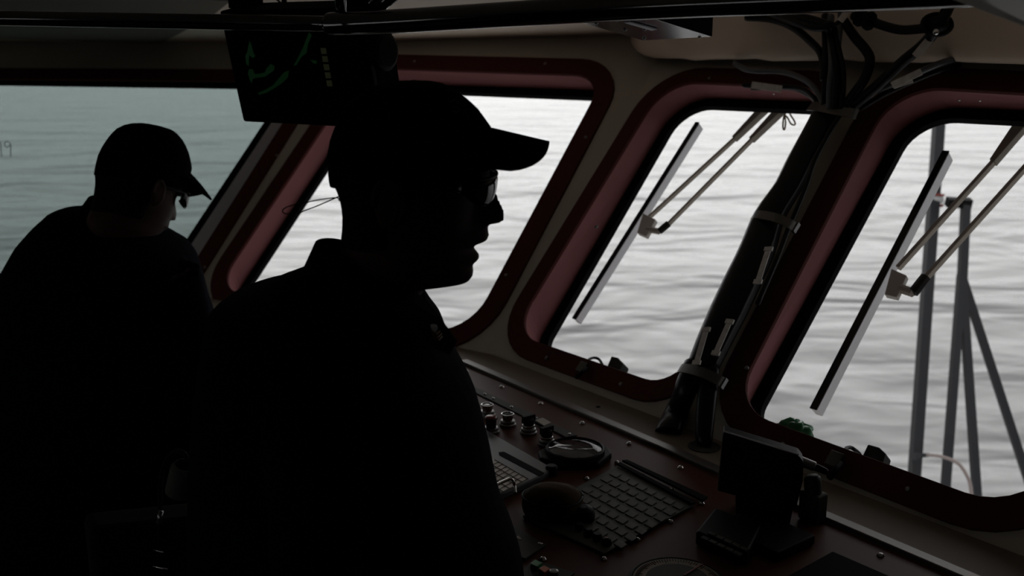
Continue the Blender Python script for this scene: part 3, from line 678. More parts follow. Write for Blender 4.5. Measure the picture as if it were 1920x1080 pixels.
for P in echo:
    mb = MB(); mb.prism([hit(x, y, pM2) for x, y in P], mn*.0006); mb.build('radar_echo', M_echo, mon)
for k in range(5):
    x0, y0 = 601+k*2.7, 90+k*15.2; mb = MB(); mb.prism([hit(x, y, pM2) for x, y in ((x0, y0), (x0+10, y0), (x0+12, y0+11), (x0+2, y0+11))], mn*.0006); mb.build('softkey', M_soft, mon)
kc = LL+mh*(WL+.0)+mv*(HL*.62)-mn*.03
mb = MB(); mb.lathe(kc, mh, [(.028, 0), (.028, .012), (.034, .014), (.034, .026), (.026, .030)], 30); mb.build('side_knob', M_black, mon, bevel=.002)
mb = MB(); mb.box(LL+mh*(WL+.002)+mv*HL/2-mn*.012, mh*.003, mv*HL*.46, mn*.004); mb.build('side_trim', M_olive, mon)
for a_, w_ in ((.028, .028), (WL-.03, .03)):
    p0 = LL+mh*a_+mv*HL-mn*.045; ptop = V((p0.x, p0.y, 2.0)); mb = MB()
    mb.prism([p0+mh*w_-mn*.02, p0+mh*w_+mn*.02, p0-mh*w_+mn*.02, p0-mh*w_-mn*.02], V((0, 0, .16))); mb.build('ceiling_bracket', M_matte, mon, bevel=.003)
# small hook and lead near the monitor
mb = MB(); mb.tube(smoothpath([at(x, y, 2.25) for x, y in ((505, -12), (520, 0), (528, 6), (536, 8), (541, 6), (546, 12), (552, 22), (560, 34))], 4), .0022, 8)
mb.box(at(533, 2, 2.25), RX*.005, V((0, .005, 0)), Zv*.011); tag(mb.build('ceiling_hook', M_black), 'small black hook and lead hanging from the ceiling above the monitor', 'hook')
mb = MB(); mb.cyl(at(700, 24, 1.78), at(748, -18, 1.70), .011); mb.cyl(at(690, 22, 1.78), at(706, -12, 1.75), .008); tag(mb.build('rail_strut', M_gloss, smooth=True), 'dark slanted tubular strut holding the overhead rail right of the monitor', 'strut')

# overhead grab rail
rp = [(-140, 33, 1.72), (0, 34, 1.70), (300, 39, 1.66), (560, 44, 1.62), (620, 45, 1.60), (660, 44, 1.57), (760, 39, 1.53), (1000, 24, 1.45), (1250, 10, 1.37), (1500, -1, 1.30), (1800, -14, 1.22), (2000, -24, 1.17)]
rail = thing('grab_rail', 'long glossy black overhead grab rail crossing the top of the picture', 'rail', at(640, 45, 1.58))
for seg_, r_ in ((rp[:6], .0125), (rp[4:], .0180)):
    mb = MB(); mb.tube(smoothpath([at(x, y, t) for x, y, t in seg_], 6), r_, 24); mb.build('rail_tube', M_rail, rail, smooth=True)
for x, y, t in ((640, 40, 1.585), (1700, -20, 1.245), (-100, 24, 1.71)):
    p = at(x, y, t); mb = MB(); mb.cyl(p, V((p.x, p.y, 2.025)), .009); mb.lathe(V((p.x, p.y, 2.012)), Zv, [(.03, 0), (.03, .006)], 20); mb.build('rail_post', M_gloss, rail, smooth=True)

# steel fixture under the ceiling
fx = thing('ceiling_fixture', 'stainless steel box fixture with rivets hanging under the rail', 'light fixture', at(1200, 60, 1.6))
q = [at(1067, 36, 1.50), at(1205, 76, 1.72), at(1335, 69, 1.60), at(1196, 26, 1.40)]
mb = MB(); mb.prism(q, V((0, 0, .10))); mb.build('box_body', mat('dark_steel', (.06, .063, .068), .18, .95), fx, bevel=.0015)
nn_ = (q[1]-q[0]).cross(q[3]-q[0]).normalized()
if nn_.z > 0: nn_ = -nn_
pq = (q[0], nn_)
for x, y in ((1118, 42), (1156, 37), (1172, 55), (1209, 54), (1208, 71), (1312, 68)):
    c = hit(x, y, pq); MB().ball(c, RX*.0035, V((0, .0035, 0)), Zv*.003).build('rivet', M_steel, fx, smooth=True)
mb = MB(); mb.prism([hit(x, y, pq)+nn_*.001 for x, y in ((1170, 39), (1180, 38), (1232, 52), (1222, 54))], nn_*.002); mb.build('lens_slot', M_alum, fx)
# side face black
mb = MB(); s0, s1 = q[3]+(q[3]-q[1]).normalized()*.0015, q[2]+(q[3]-q[1]).normalized()*.0015
mb.prism([s0, s1, s1+V((0, 0, .1)), s0+V((0, 0, .1))], (q[3]-q[1]).normalized()*.002); mb.build('side_plate', M_matte, fx)

# ribbed panel, upper right
rb = thing('ribbed_panel', 'grey finely ribbed ceiling panel in the upper right corner', 'panel', at(1880, 0, .9))
pR = [at(1775, -8, .95), at(1960, 62, .95), at(2060, -60, .80), at(1800, -140, .78)]
mb = MB(); mb.prism(pR, V((0, 0, .13))); mb.build('panel_body', M_ribs, rb)
mb = MB(); nR = (pR[1]-pR[0]).cross(pR[3]-pR[0]).normalized()
if nR.z > 0: nR = -nR
for k in range(60):
    a = pR[0].lerp(pR[3], k/60); b = pR[1].lerp(pR[2], k/60); mb.tube([a+nR*.0003, b+nR*.0003], .00085, 4)
mb.build('ribs', M_ribs, rb)

# ------------------------------------------------------------------ wipers outside
def wiper(label, blade, wpx, brk, joint, arms, shrouds, off):
    P = lambda x, y, o=0: hit(x, y, pC, -D-off+o)
    t = thing('window_wiper', label, 'wiper', P(*arms[0][1]), 'wipers outside the front windows')
    a, b = P(*blade[0]), P(*blade[1]); d = (a-b).normalized(); s = d.cross(pC[1]).normalized()
    if s.dot(RX) < 0: s = -s
    w = wpx*((a-CAM).dot(FW)+(b-CAM).dot(FW))/2/FPX
    dp_ = w*1.75
    MB().box((a+b)/2-s*w*.4+pC[1]*.001, (a-b)/2, s*w*.5, pC[1]*.002).build('blade_rubber', M_matte, t, bevel=.0008)
    MB().box((a+b)/2-s*w*.4-pC[1]*(dp_/2+.001), (a-b)/2-d*.002, s*w*.5, pC[1]*dp_/2).build('blade_holder', M_alum, t, bevel=.0008)
    mb = MB(); mb.prism([P(x, y, .010) for x, y in brk], pC[1]*-.014); mb.build('blade_bracket', mat('bracket_grey', (.60, .57, .53), .5), t, bevel=.002)
    mb = MB(); j0, j1, j2 = [P(x, y, .004) for x, y in joint]; r_ = w*.62
    mb.tube([j0, j1], r_, 8); mb.build('joint_link', M_arm, t)
    mb = MB(); mb.tube([j1, j2], r_*1.15, 8); mb.build('elbow_socket', M_black, t, bevel=.001)
    for (p, q_), (s1_, sw) in zip(arms, shrouds):
        a1, b1 = P(*p, 0), P(*q_, 0)
        mb = MB(); dd = (a1-b1).normalized(); ss = dd.cross(pC[1]).normalized(); mb.box((a1+b1)/2, (a1-b1)/2, ss*w*.28, pC[1]*w*.42); mb.build('wiper_arm', M_arm, t, bevel=.0008)
        c1_ = P(*s1_, 0)
        mb = MB(); rg = []
        for pt_, k in ((b1, .5), (c1_, sw)):
            rg.append([pt_+ss*w*k*.8+pC[1]*.009, pt_-ss*w*k*.8+pC[1]*.009, pt_-ss*w*k*.8-pC[1]*.009, pt_+ss*w*k*.8-pC[1]*.009])
        mb.loft(rg); mb.build('arm_shroud', mat('shroud_metal', (.30, .265, .22), .5, noise=.2), t, bevel=.001)
        e_ = c1_+(c1_-b1).normalized()*.06
    return t
wiper('wiper with twin arms outside the first front window', ((1311, 230), (1079, 599)), 9.5, [(1205, 399), (1229, 411), (1211, 443), (1194, 436)], ((1214, 430), (1236, 434), (1254, 419)),
      [((1217, 408), (1377, 261)), ((1250, 424), (1409, 263))], [((1462, 175), 1.5), ((1500, 170), 1.6)], .045)
wiper('larger wiper with twin arms outside the right front window', ((1779, 284), (1530, 769)), 14, [(1671, 503), (1700, 516), (1681, 557), (1658, 552)], ((1688, 541), (1712, 549), (1736, 519)),
      [((1684, 503), (1862, 305)), ((1730, 528), (1935, 300))], [((1950, 190), 1.5), ((2010, 200), 1.6)], .045)
mb = MB(); mb.tube(smoothpath([hit(x, y, pC, -D-.05) for x, y in ((1478, 205), (1482, 215), (1490, 228), (1490, 234), (1483, 232), (1476, 220), (1470, 218), (1468, 238), (1471, 243), (1473, 230), (1472, 215), (1478, 200))], 5), .0022, 8)
tag(mb.build('washer_hose', M_rope, smooth=True), 'pale looped washer hose outside the top of the first front window', 'hose')
# washer nozzles
def nozzle(label, blk, loop, plate_, lever, sc_):
    P = lambda x, y, o: hit(x, y, pC, o)
    t = thing('washer_nozzle', label, 'nozzle', P(*loop[0], -D), 'washer nozzles at the sills of the front windows')
    mb = MB(); mb.prism([P(x, y, -D-.02) for x, y in blk], pC[1]*-.03); mb.build('nozzle_block', M_black, t, bevel=.003)
    mb = MB(); mb.tube(smoothpath([P(x, y, o) for (x, y), o in zip(loop, (.0, -.03, -.05, -.06, -.09, -.11))], 5), .0032*sc_, 8); mb.build('nozzle_hose', M_black, t, smooth=True)
    a, b = P(*plate_[0], .012), P(*plate_[1], .012)
    MB().box((a+b)/2, pC[2]*.011*sc_, pC[3]*.012*sc_, pC[1]*.003).build('catch_plate', M_clamp, t, bevel=.001)
    a, b = P(*lever[0], .016), P(*lever[1], .03); mb = MB(); mb.tube([a, b], .005*sc_, 8); mb.build('lever', M_black, t, smooth=True)
nozzle('black washer nozzle and hose loop at the sill of the first front window', [(1146, 667), (1158, 670), (1168, 680), (1163, 692), (1150, 694), (1138, 686)], [(1101, 690), (1103, 676), (1112, 671), (1122, 673), (1128, 681), (1132, 690)], ((1090, 690), (1092, 686)), ((1100, 690), (1080, 708)), 1.0)
nozzle('black washer nozzle and hose loop at the sill of the right front window', [(1627, 832), (1648, 838), (1661, 850), (1655, 868), (1635, 866), (1616, 855)], [(1583, 858), (1586, 842), (1594, 839), (1602, 843), (1611, 851), (1616, 862)], ((1562, 860), (1568, 862)), ((1577, 868), (1555, 896)), 1.15)
# green crumpled item on the sill of window 4
gcn = hit(1490, 812, pC, -.05)
mb = MB(); rings = []
Lx = pC[2]; Ly = pC[3]
nu, nv = 28, 16
for j in range(nv+1):
    ph = math.pi*(j+.05)/(nv+.1)-math.pi/2; rg = []
    for i in range(nu):
        th = 2*math.pi*i/nu; k = 1+.13*math.sin(5*th+2*ph)+.10*math.sin(9*th-3*ph)+.08*math.cos(7*ph+2*th)
        rg.append(gcn + Lx*(.036*math.cos(th)*math.cos(ph)*k) + Ly*(.024*math.sin(ph)*k) + pC[1]*(.02*math.sin(th)*math.cos(ph)*k))
    rings.append(rg)
mb.loft(rings); tag(mb.build('crumpled_bag', M_green, smooth=True), 'crumpled green plastic bag on the sill of the right front window', 'bag')
for x, y in ((1355, 170), (1377, 171), (1451, 175), (1474, 174)): on_reveal_screw(x, y, W3, pC)
for x, y in ((1799, 187), (1838, 188)): on_reveal_screw(x, y, W4, pC)

# ------------------------------------------------------------------ foredeck, masts
DK = -1.15
def bar(mb, a, b, w):
    d = (b-a).normalized(); s = d.cross(V((0, 1, .2))).normalized(); n_ = d.cross(s).normalized(); mb.box((a+b)/2, (b-a)/2, s*w, n_*w)
def drop(p, q, z):   # extend line p->q down to height z
    return p + (q-p)*((z-p.z)/(q.z-p.z))
TM = 5.0
ms = thing('flag_mast', 'tall dark mast with a white band and red stripes beyond the right window', 'mast', at(1712, 1050, TM))
p, q = at(1766, 150, 5.15), at(1714, 895, 4.95); ft = drop(p, q, DK)
mb = MB(); bar(mb, p, ft, .024); mb.build('mast_pole', M_mast, ms)
b0_, b1_ = at(1756.5, 366, 5.09), at(1755, 384, 5.09)
mb = MB(); bar(mb, b0_.lerp(b1_, .2), b0_.lerp(b1_, .8), .026); mb.build('white_band', M_white, ms)
for s_ in (-.12, .95): mb = MB(); bar(mb, b0_.lerp(b1_, s_), b0_.lerp(b1_, s_+.25), .027); mb.build('red_stripe', M_redpaint, ms)
mb = MB(); c = at(1717, 853, 4.95); mb.tube([at(1712, 856, 4.93), at(1727, 854, 4.93), at(1742, 853, 4.93)], [.03, .012, .010], 8); mb.build('cleat', M_mast, ms)
af = thing('a_frame_stand', 'dark three-legged stand with a box on top beyond the right window', 'stand', at(1800, 1050, TM))
mb = MB(); bar(mb, at(1811, 378, 5.0), at(1804, 525, 5.0), .019); mb.build('upright', M_mast, af)
mb = MB(); bar(mb, at(1775, 379, 5.0), at(1820, 381, 5.0), .022); mb.build('top_box', M_black, af)
for a_, b_ in (((1803, 515), (1773, 910)), ((1803, 515), (1831, 920)), ((1804, 520), (1918, 870))):
    pa, pb = at(*a_, 5.0), at(*b_, 4.9); mb = MB(); bar(mb, pa, drop(pa, pb, DK), .018); mb.build('leg', M_mast, af)
mb = MB(); mb.tube(smoothpath([at(x, y, 4.72) for x, y in ((1738, 853), (1765, 856), (1795, 868), (1812, 890), (1820, 915), (1822, 960), (1820, 1010))], 6), .008, 8)
tag(mb.build('deck_line', mat('pale_line', (.42, .35, .33), .8), smooth=True), 'thin pale line curving down from the mast cleat', 'rope')
# ship body: superstructure front and foredeck
fr_ = azv(51.4); sd = V((fr_.y, -fr_.x, 0)); cen = V((.9, 1.2, 0))
dk = [V((-3.4, 3.9, 0)), V((-1.0, 4.2, 0)), zhit(1440, 900, DK), zhit(1640, 960, DK), zhit(1830, 1010, DK), zhit(2000, 1010, DK), V((4.6, 1.2, 0)), V((2.4, -2.4, 0)), V((-3.9, -2.4, 0))]
dk = [V((q_.x, q_.y, 0)) for q_ in dk]
struct(MB().prism([q_+V((0, 0, DK-.06)) for q_ in dk], V((0, 0, .06))).build('floor_foredeck', M_hull))
struct(MB().prism([q_*.99+V((0, 0, -3.2)) for q_ in dk], V((0, 0, 3.2+DK-.06))).build('trim_hull', M_hull))

# ------------------------------------------------------------------ sea
SEA = -3.0
M = bpy.data.materials.new('sea_water'); M.use_nodes = True; nt = M.node_tree; b = nt.nodes['Principled BSDF']
b.inputs['Base Color'].default_value = (.20, .20, .197, 1); b.inputs['Roughness'].default_value = .2; b.inputs['IOR'].default_value = 1.33
tc = nt.nodes.new('ShaderNodeTexCoord'); mp = nt.nodes.new('ShaderNodeMapping'); nt.links.new(tc.outputs['Object'], mp.inputs[0])
mp.inputs['Rotation'].default_value = (0, 0, math.radians(-8)); mp.inputs['Scale'].default_value = (.55, 1, 1)
def nz(scale, det, rgh):
    n = nt.nodes.new('ShaderNodeTexNoise'); n.inputs['Scale'].default_value = scale; n.inputs['Detail'].default_value = det; n.inputs['Roughness'].default_value = rgh
    n.inputs['Distortion'].default_value = .6; nt.links.new(mp.outputs[0], n.inputs['Vector']); return n
n1, n2_ = nz(.30, 3, .5), nz(1.3, 2, .45)
b1_ = nt.nodes.new('ShaderNodeBump'); b1_.inputs['Strength'].default_value = 1; b1_.inputs['Distance'].default_value = .45
b2_ = nt.nodes.new('ShaderNodeBump'); b2_.inputs['Strength'].default_value = 1; b2_.inputs['Distance'].default_value = .045
nt.links.new(n1.outputs['Fac'], b1_.inputs['Height']); nt.links.new(n2_.outputs['Fac'], b2_.inputs['Height']); nt.links.new(b1_.outputs[0], b2_.inputs['Normal']); nt.links.new(b2_.outputs[0], b.inputs['Normal'])
mb = MB(); S = 2500
mb.face([V((-S, -S, SEA)), V((S, -S, SEA)), V((S, S, SEA)), V((-S, S, SEA))]); o = mb.build('sea', M); o['kind'] = 'stuff'; tag(o, 'grey rippled sea water outside all the windows', 'water')

# world
w = bpy.data.worlds.new('overcast'); SC.world = w; w.use_nodes = True; nt = w.node_tree; bg = nt.nodes['Background']
tc = nt.nodes.new('ShaderNodeTexCoord'); sx = nt.nodes.new('ShaderNodeSeparateXYZ'); nt.links.new(tc.outputs['Generated'], sx.inputs[0])
cr = nt.nodes.new('ShaderNodeValToRGB'); nt.links.new(sx.outputs[2], cr.inputs[0])
e_ = cr.color_ramp.elements; e_[0].position = 0; e_[0].color = (1.0, 1.0, 1.0, 1); e_[1].position = .9; e_[1].color = (.55, .57, .60, 1)
x_ = cr.color_ramp.elements.new(.35); x_.color = (1.0, .99, .98, 1)
# brighter toward the bow / ahead of the camera
dp = nt.nodes.new('ShaderNodeVectorMath'); dp.operation = 'DOT_PRODUCT'; nt.links.new(tc.outputs['Generated'], dp.inputs[0]); dp.inputs[1].default_value = tuple(azv(-3))
mr = nt.nodes.new('ShaderNodeMapRange'); nt.links.new(dp.outputs['Value'], mr.inputs[0]); mr.inputs[1].default_value = .55; mr.inputs[2].default_value = 1.0; mr.inputs[3].default_value = .55; mr.inputs[4].default_value = 1.22
mm = nt.nodes.new('ShaderNodeVectorMath'); mm.operation = 'SCALE'; nt.links.new(cr.outputs[0], mm.inputs[0]); nt.links.new(mr.outputs[0], mm.inputs['Scale'])
nt.links.new(mm.outputs[0], bg.inputs[0]); bg.inputs[1].default_value = 1.6
#PEOPLE_BEGIN
# ------------------------------------------------------------------ people
Y1 = 1.235
def py_(x, y, Y): return hit(x, y, (V((0, Y, 0)), V((0, 1, 0))))
HP = py_(760, 430, Y1)
def loc(x, y, lat=0.0): return py_(x, y, Y1) - HP + V((0, lat, 0))
HEAD = [(172, 800, 735, .03, 0, .03), (182, 845, 690, .048, 0, .03), (200, 876, 662, .060, 0, .03), (225, 894, 645, .068, 0, .03), (260, 906, 633, .073, 0, .03),
 (300, 913, 626, .0755, 2, .03), (322, 908, 629, .0755, 10, .03), (334, 900, 631, .0755, 18, .026), (345, 893, 634, .075, 27, .014), (353, 892, 637, .0745, 32, .0105), (361, 892, 640, .0742, 38, .0105), (370, 892, 642, .074, 42.5, .0108),
 (378, 892, 644, .0737, 46, .0112), (385, 892, 645, .0733, 49.5, .012), (391, 892, 645, .073, 52, .0125), (397, 892, 646, .0725, 53.5, .0135), (403, 891, 646, .072, 55, .0145), (409, 890, 646, .0715, 56, .0155), (413, 890, 646, .071, 55, .0165), (416, 889, 646, .0705, 53, .0165), (418.5, 889, 646, .070, 47, .016), (420, 889, 646, .070, 30, .016),
 (424, 888, 646, .069, 27, .020), (430, 888, 646, .068, 27.5, .023), (436, 887, 646, .067, 29.5, .024), (442, 886, 645, .066, 31, .024), (447, 885, 644, .0655, 30.5, .023), (451, 884, 643, .065, 29, .022), (454, 883, 642, .0645, 24, .021), (457, 882, 642, .064, 14, .02), (460, 881, 641, .0635, 8.5, .019), (465, 880, 640, .063, 8, .019),
 (468, 879, 639, .0625, 12, .018), (473, 878, 638, .062, 18, .019), (478, 877, 637, .0615, 22, .020), (482, 876, 636, .061, 23.5, .020), (487, 874, 636, .0605, 23, .020), (491, 873, 636, .060, 20, .021), (494, 871, 636, .0595, 15.5, .023), (498, 870, 636, .0585, 16, .025), (505, 867, 636, .0565, 21, .026), (512, 864, 636, .0545, 23.5, .028), (518, 861, 636, .053, 25, .028),
 (524, 857, 636, .051, 24.5, .028), (528, 852, 636, .0495, 25.5, .028), (531, 843, 636, .048, 25, .028), (532.5, 830, 636, .047, 15, .03), (533.5, 806, 636, .046, 2, .03), (537, 797, 636, .048, 0, .03), (545, 792, 636, .052, 0, .03), (556, 788, 634, .055, 0, .03), (580, 785, 630, .060, 0, .03), (620, 785, 620, .066, 0, .03), (680, 790, 600, .080, 0, .03)]
def head_rings(rows=HEAD, n=56):
    out = []
    for y, f, b, hw, fo, wn in rows:
        F_, B_ = loc(f, y), loc(b, y); off = (loc(f+fo, y)-F_).x
        c = F_.x*.46 + B_.x*.54; rg = []
        jaw = max(0, min(1, (y-400)/120)) if y < 533 else 0
        for i in range(n):
            a = 2*math.pi*i/n
            if n > 40: a = a - .45*math.sin(a)*(1 if math.cos(a) > 0 else .0) if abs(a) < 4 else a
            co, si = math.cos(a), math.sin(a)
            x = c + (F_.x-c)*co if co > 0 else c + (c-B_.x)*co
            lat = hw*math.copysign(abs(si)**.86, si)*(1 - .22*jaw*max(0, co)**1.2)
            if co > 0: x += off*math.exp(-(lat/wn)**2)
            rg.append(V((x, lat, F_.z)))
        out.append(rg)
    return out
def head_mb(mb, X, rows=HEAD):
    def ad(r): return [[X @ p for p in q] for q in r]
    mb.loft(ad(head_rings(rows)))
    for s in (-1, 1):
        c = loc(750, 364, s*.0765)
        rgs = []
        for j, k in enumerate((.2, .8, 1.0, .85, .5)):
            rgs.append([X @ (c + V((math.cos(a)*.0175*k - .004*j/4, s*(.001+.0035*j), math.sin(a)*.030*k)) + V((math.sin(a)*.004, 0, 0))) for a in [2*math.pi*i/18 for i in range(18)]])
        mb.loft(rgs)
        mb.tube([X @ (c + V((math.cos(a)*.0155-.006, s*.0135, math.sin(a)*.027+.002))) for a in [math.radians(-60+28*i) for i in range(10)]], .0032, 8)
def tube_taper(mb, P, R, n=5, seg=18):
    P2 = smoothpath(P, n); R2 = []
    for i in range(len(P2)):
        t = i/n; k = min(int(t), len(R)-2); R2.append(R[k]+(R[k+1]-R[k])*(t-k))
    mb.tube(P2, R2, seg)
def hand(mb, w, d, up, side):
    """w wrist, d finger direction, up back-of-hand normal, side = thumb direction"""
    d = d.normalized(); side = (side - d*side.dot(d)).normalized(); up = side.cross(d).normalized()
    if up.z < 0: up = -up
    rg = []
    for t, hw, th in ((-.01, .026, .020), (.02, .034, .017), (.06, .042, .015), (.092, .041, .012)):
        c = w + d*t - up*(t*.12); rg.append([c + side*math.cos(a)*hw + up*math.sin(a)*th for a in [2*math.pi*i/16 for i in range(16)]])
    mb.loft(rg)
    for k, (ln, o) in enumerate(((.072, .031), (.080, .011), (.074, -.010), (.058, -.030))):
        b_ = w + d*.088 + side*o - up*.010
        mb.tube(smoothpath([b_, b_+d*ln*.45-up*.006, b_+d*ln*.78-up*.022, b_+d*ln*.92-up*.040], 3), [.0088]*4+[.0082]*3+[.0075]*2+[.0065], 10)
    b_ = w + d*.03 + side*.032
    mb.tube(smoothpath([b_, b_+d*.028+side*.022-up*.008, b_+d*.056+side*.030-up*.020], 3), [.0105]*4+[.009]*2+[.0078], 10)
def body_rings(rows, Yc, k=1.0, n=36):
    out = []
    for Lx, Ly, Rx_, Ry, hd in rows:
        a, b = py_(Lx, Ly, Yc), py_(Rx_, Ry, Yc); c = (a+b)/2; h = (b-a)/2*k
        out.append([c + h*math.copysign(abs(math.cos(t))**.9, math.cos(t)) + V((0, hd*k*math.copysign(abs(math.sin(t))**.85, math.sin(t)), 0)) for t in [2*math.pi*i/n for i in range(n)]])
    return out
def leg_mb(mb, hip, foot, r0, r1, k=1.0):
    knee = (hip+foot)/2 + V((.02, -.01, 0)); tube_taper(mb, [hip, hip.lerp(knee, .5), knee, knee.lerp(foot, .5)+V((-.015, 0, 0)), foot], [r0*k, r0*.88*k, r1*1.25*k, r1*1.2*k, r1*k])
def shoe(name, foot, d, root):
    mb = MB(); rg = []
    for t, w_, h in ((-.08, .03, .07), (-.05, .042, .10), (0, .044, .10), (.06, .046, .07), (.12, .05, .055), (.17, .046, .045), (.20, .025, .03)):
        c = V((foot.x, foot.y, 0)) + d*t; s_ = V((-d.y, d.x, 0)); rg.append([c + s_*math.cos(a)*w_ + V((0, 0, max(0, h*(.5+.5*math.sin(a))))) for a in [2*math.pi*i/16 for i in range(16)]])
    mb.loft(rg); mb.build(name, M_black, root, smooth=True)
def raycast_px(bvh, x, y, lift=.001):
    d = ray(x, y).normalized(); r = bvh.ray_cast(CAM, d)
    return (r[0] - d*lift) if r[0] is not None else None

CAPR = [(151, 151, 770, 780, .008), (152, 152.5, 742, 810, .032), (156, 156, 716, 828, .048), (164, 162, 694, 841, .058), (175, 174, 674, 862, .067), (190, 190, 656, 881, .074), (206, 205, 644, 897, .078), (222, 220, 636, 908, .081), (240, 234, 628, 918, .083), (262, 246, 620, 926, .084), (290, 262, 615, 927, .0845), (318, 285, 616, 926, .084), (338, 303, 618, 924, .083), (347, 316, 620, 921, .0825)]
def cap_parts(X, root, mark, droop=0.0):
    mb = MB(); rings = []
    for yb, yf, b, f, hw in CAPR:
        B_, F_ = loc(b, yb), loc(f, yf); c = (B_+F_)/2; h = (F_-B_)/2
        rings.append([X @ (c + h*math.cos(a) + V((0, hw*math.sin(a), 0))) for a in [2*math.pi*i/48 for i in range(48)]])
    mb.loft(rings); bvh = BVHTree.FromBMesh(mb.bm); cap = mb.build('cap', M_cap, root, smooth=True)
    # visor
    mb = MB(); NS, NT = 28, 10; grid = []
    base_, tip = loc(915, 243), loc(1029, 270)
    for i in range(NS+1):
        s = -1+2*i/NS; row = []
        for j in range(NT+1):
            t = j/NT; tipx = (1-abs(s)**2.0)**(1/2.0) if abs(s) < 1 else 0
            x0 = base_.x - .052*abs(s)**2.2
            x1 = base_.x + (tip.x-base_.x)*tipx - .0*abs(s)
            x1 = max(x1, x0+.012)
            x = x0+(x1-x0)*t; fr = (x-base_.x)/(tip.x-base_.x)
            z = base_.z + (tip.z-base_.z)*max(fr, -.3) - .038*abs(s)**1.2 - droop*max(0, x-base_.x)
            row.append(X @ V((x, s*.082, z)))
        grid.append(row)
    V_ = [[mb.bm.verts.new(p) for p in r] for r in grid]
    for i in range(NS):
        for j in range(NT): mb.bm.faces.new((V_[i][j], V_[i+1][j], V_[i+1][j+1], V_[i][j+1]))
    mb.build('visor', M_cap, cap, smooth=True, solid=.0035)
    mb = MB(); mb.ball(X @ loc(776, 157 if mark else 151.5), RX*.0075, V((0, .0075, 0)), Zv*.0045); mb.build('top_button', M_cap, cap, smooth=True)
    mb = MB(); mb.tube([X @ (loc(630, 334, 0)+V((0, l_, 0))+V((.6*abs(l_)**1.5*4, 0, 0))) for l_ in (-.045, -.03, -.015, 0, .015, .03, .045)], .0085, 8); mb.build('back_strap', M_cap, cap, smooth=True)
    if mark:
        for P in ([(847.4, 200.7), (852, 200.2), (857, 201.5), (860.5, 204), (861, 208), (857, 209.8), (852, 209.4), (847.4, 209)], [(841, 185.5), (841.5, 188), (844, 190), (847.5, 190.3), (849.8, 188), (852, 186.6), (855, 187.5), (857, 190), (857.3, 193.5)]):
            pp_ = [raycast_px(bvh, x, y, .0006) for x, y in P]; pp_ = [q for q in pp_ if q]
            if len(pp_) > 3: mb = MB(); mb.tube(pp_, .0007, 6); mb.build('embroidered_letter', M_golddim, cap)
    return cap
def glasses(X, root):
    g = None
    for s in (-1, 1):
        mb = MB(); cols = []
        for i in range(15):
            t = i/14; a = t*math.pi/2; lat = s*(.008+.060*math.sin(a)); px = 931-66*(1-math.cos(a))
            zt = 325+4*t; zb = 350+26*math.sin(math.pi*min(1, t*1.15))**.9 if t < .87 else 352-4*t
            cols.append([X @ (loc(px-(3 if k in (0, 6) else 0)-1.5*abs(k-3)**1.3*.4, zt+(zb-zt)*k/6)+V((0, lat, 0))) for k in range(7)])
        Vv = [[mb.bm.verts.new(p) for p in c] for c in cols]
        for i in range(14):
            for j in range(6): mb.bm.faces.new((Vv[i][j], Vv[i+1][j], Vv[i+1][j+1], Vv[i][j+1]))
        if g is None:
            mbf = MB(); mbf.tube([X @ (loc(931-66*(1-math.cos(t)), 326)+V((0, math.copysign(.008+.060*abs(math.sin(t)), t) if t else 0, 0))) for t in [math.pi/2*(i-12)/12 for i in range(25)]], .0022, 8)
            for q in (-1, 1):
                mbf.tube([X @ loc(866, 330, q*.0685), X @ loc(820, 334, q*.0765), X @ loc(765, 337, q*.0815), X @ loc(748, 344, q*.0825), X @ loc(742, 356, q*.0815)], .0026, 8)
            g = mbf.build('sunglasses', M_black, root, smooth=True)
        mb.build('lens', M_lens, g, smooth=True, solid=.0015)
    return g
def hair(X, root):
    mb = MB(); rings = []
    for y, b, hw in ((290, 619, .0765), (318, 621, .0775), (345, 628, .0775), (356, 633, .0765), (372, 639, .0755), (390, 642, .0745), (405, 643.5, .073), (425, 643, .070), (440, 641.5, .068), (452, 640, .064), (460, 639, .060)):
        B_ = loc(b, y); rg = []; cx = loc(735, y).x
        for i in range(40):
            a = 2*math.pi*i/40; co, si = math.cos(a), math.sin(a)
            ex_ = (cx-B_.x) if co < 0 else .004
            rg.append(X @ V((cx + ex_*co, (hw)*si, B_.z)))
        rings.append(rg)
    mb.loft(rings); return mb.build('hair', M_hair, root, smooth=True)

# --- man standing at the console, in the foreground
X1 = Matrix.Translation(HP)
R1 = [(576, 500, 700, 500, .05), (560, 506, 765, 506, .065), (535, 517, 782, 517, .090), (505, 531, 786, 531, .125), (474, 546, 789, 546, .155), (442, 557, 791, 558, .172), (415, 563, 797, 566, .185), (406, 572, 803, 578, .192), (408, 592, 812, 592, .198), (404, 610, 824, 605, .202), (400, 632, 834, 628, .206), (396, 655, 838, 650, .208), (392, 675, 846, 669, .209), (390, 690, 861, 688, .209), (386, 715, 876, 715, .209), (382, 746, 891, 746, .208), (376, 803, 907, 803, .204), (372, 850, 919, 850, .200), (370, 900, 929, 900, .195), (368, 940, 938, 940, .191), (366, 1000, 963, 1000, .187), (368, 1050, 979, 1050, .183), (372, 1085, 984, 1085, .180), (390, 1180, 975, 1180, .174), (420, 1290, 950, 1290, .168), (440, 1370, 930, 1370, .165)]
m1 = thing('person', 'nearer man in dark cap and sunglasses in profile, mouth open, looking right at the sea', 'person', (-.17, Y1, 0))
mb = MB(); head_mb(mb, X1)
core = body_rings(R1[4:], Y1, .93); mb.loft(core)
shR, elR, wrR = py_(585, 650, Y1-.15), V((-.20, .99, 1.22)), V((.03, .93, 1.165))
shL, elL, wrL = py_(600, 640, Y1+.15), V((-.40, 1.46, 1.22)), V((-.31, 1.40, 1.168))
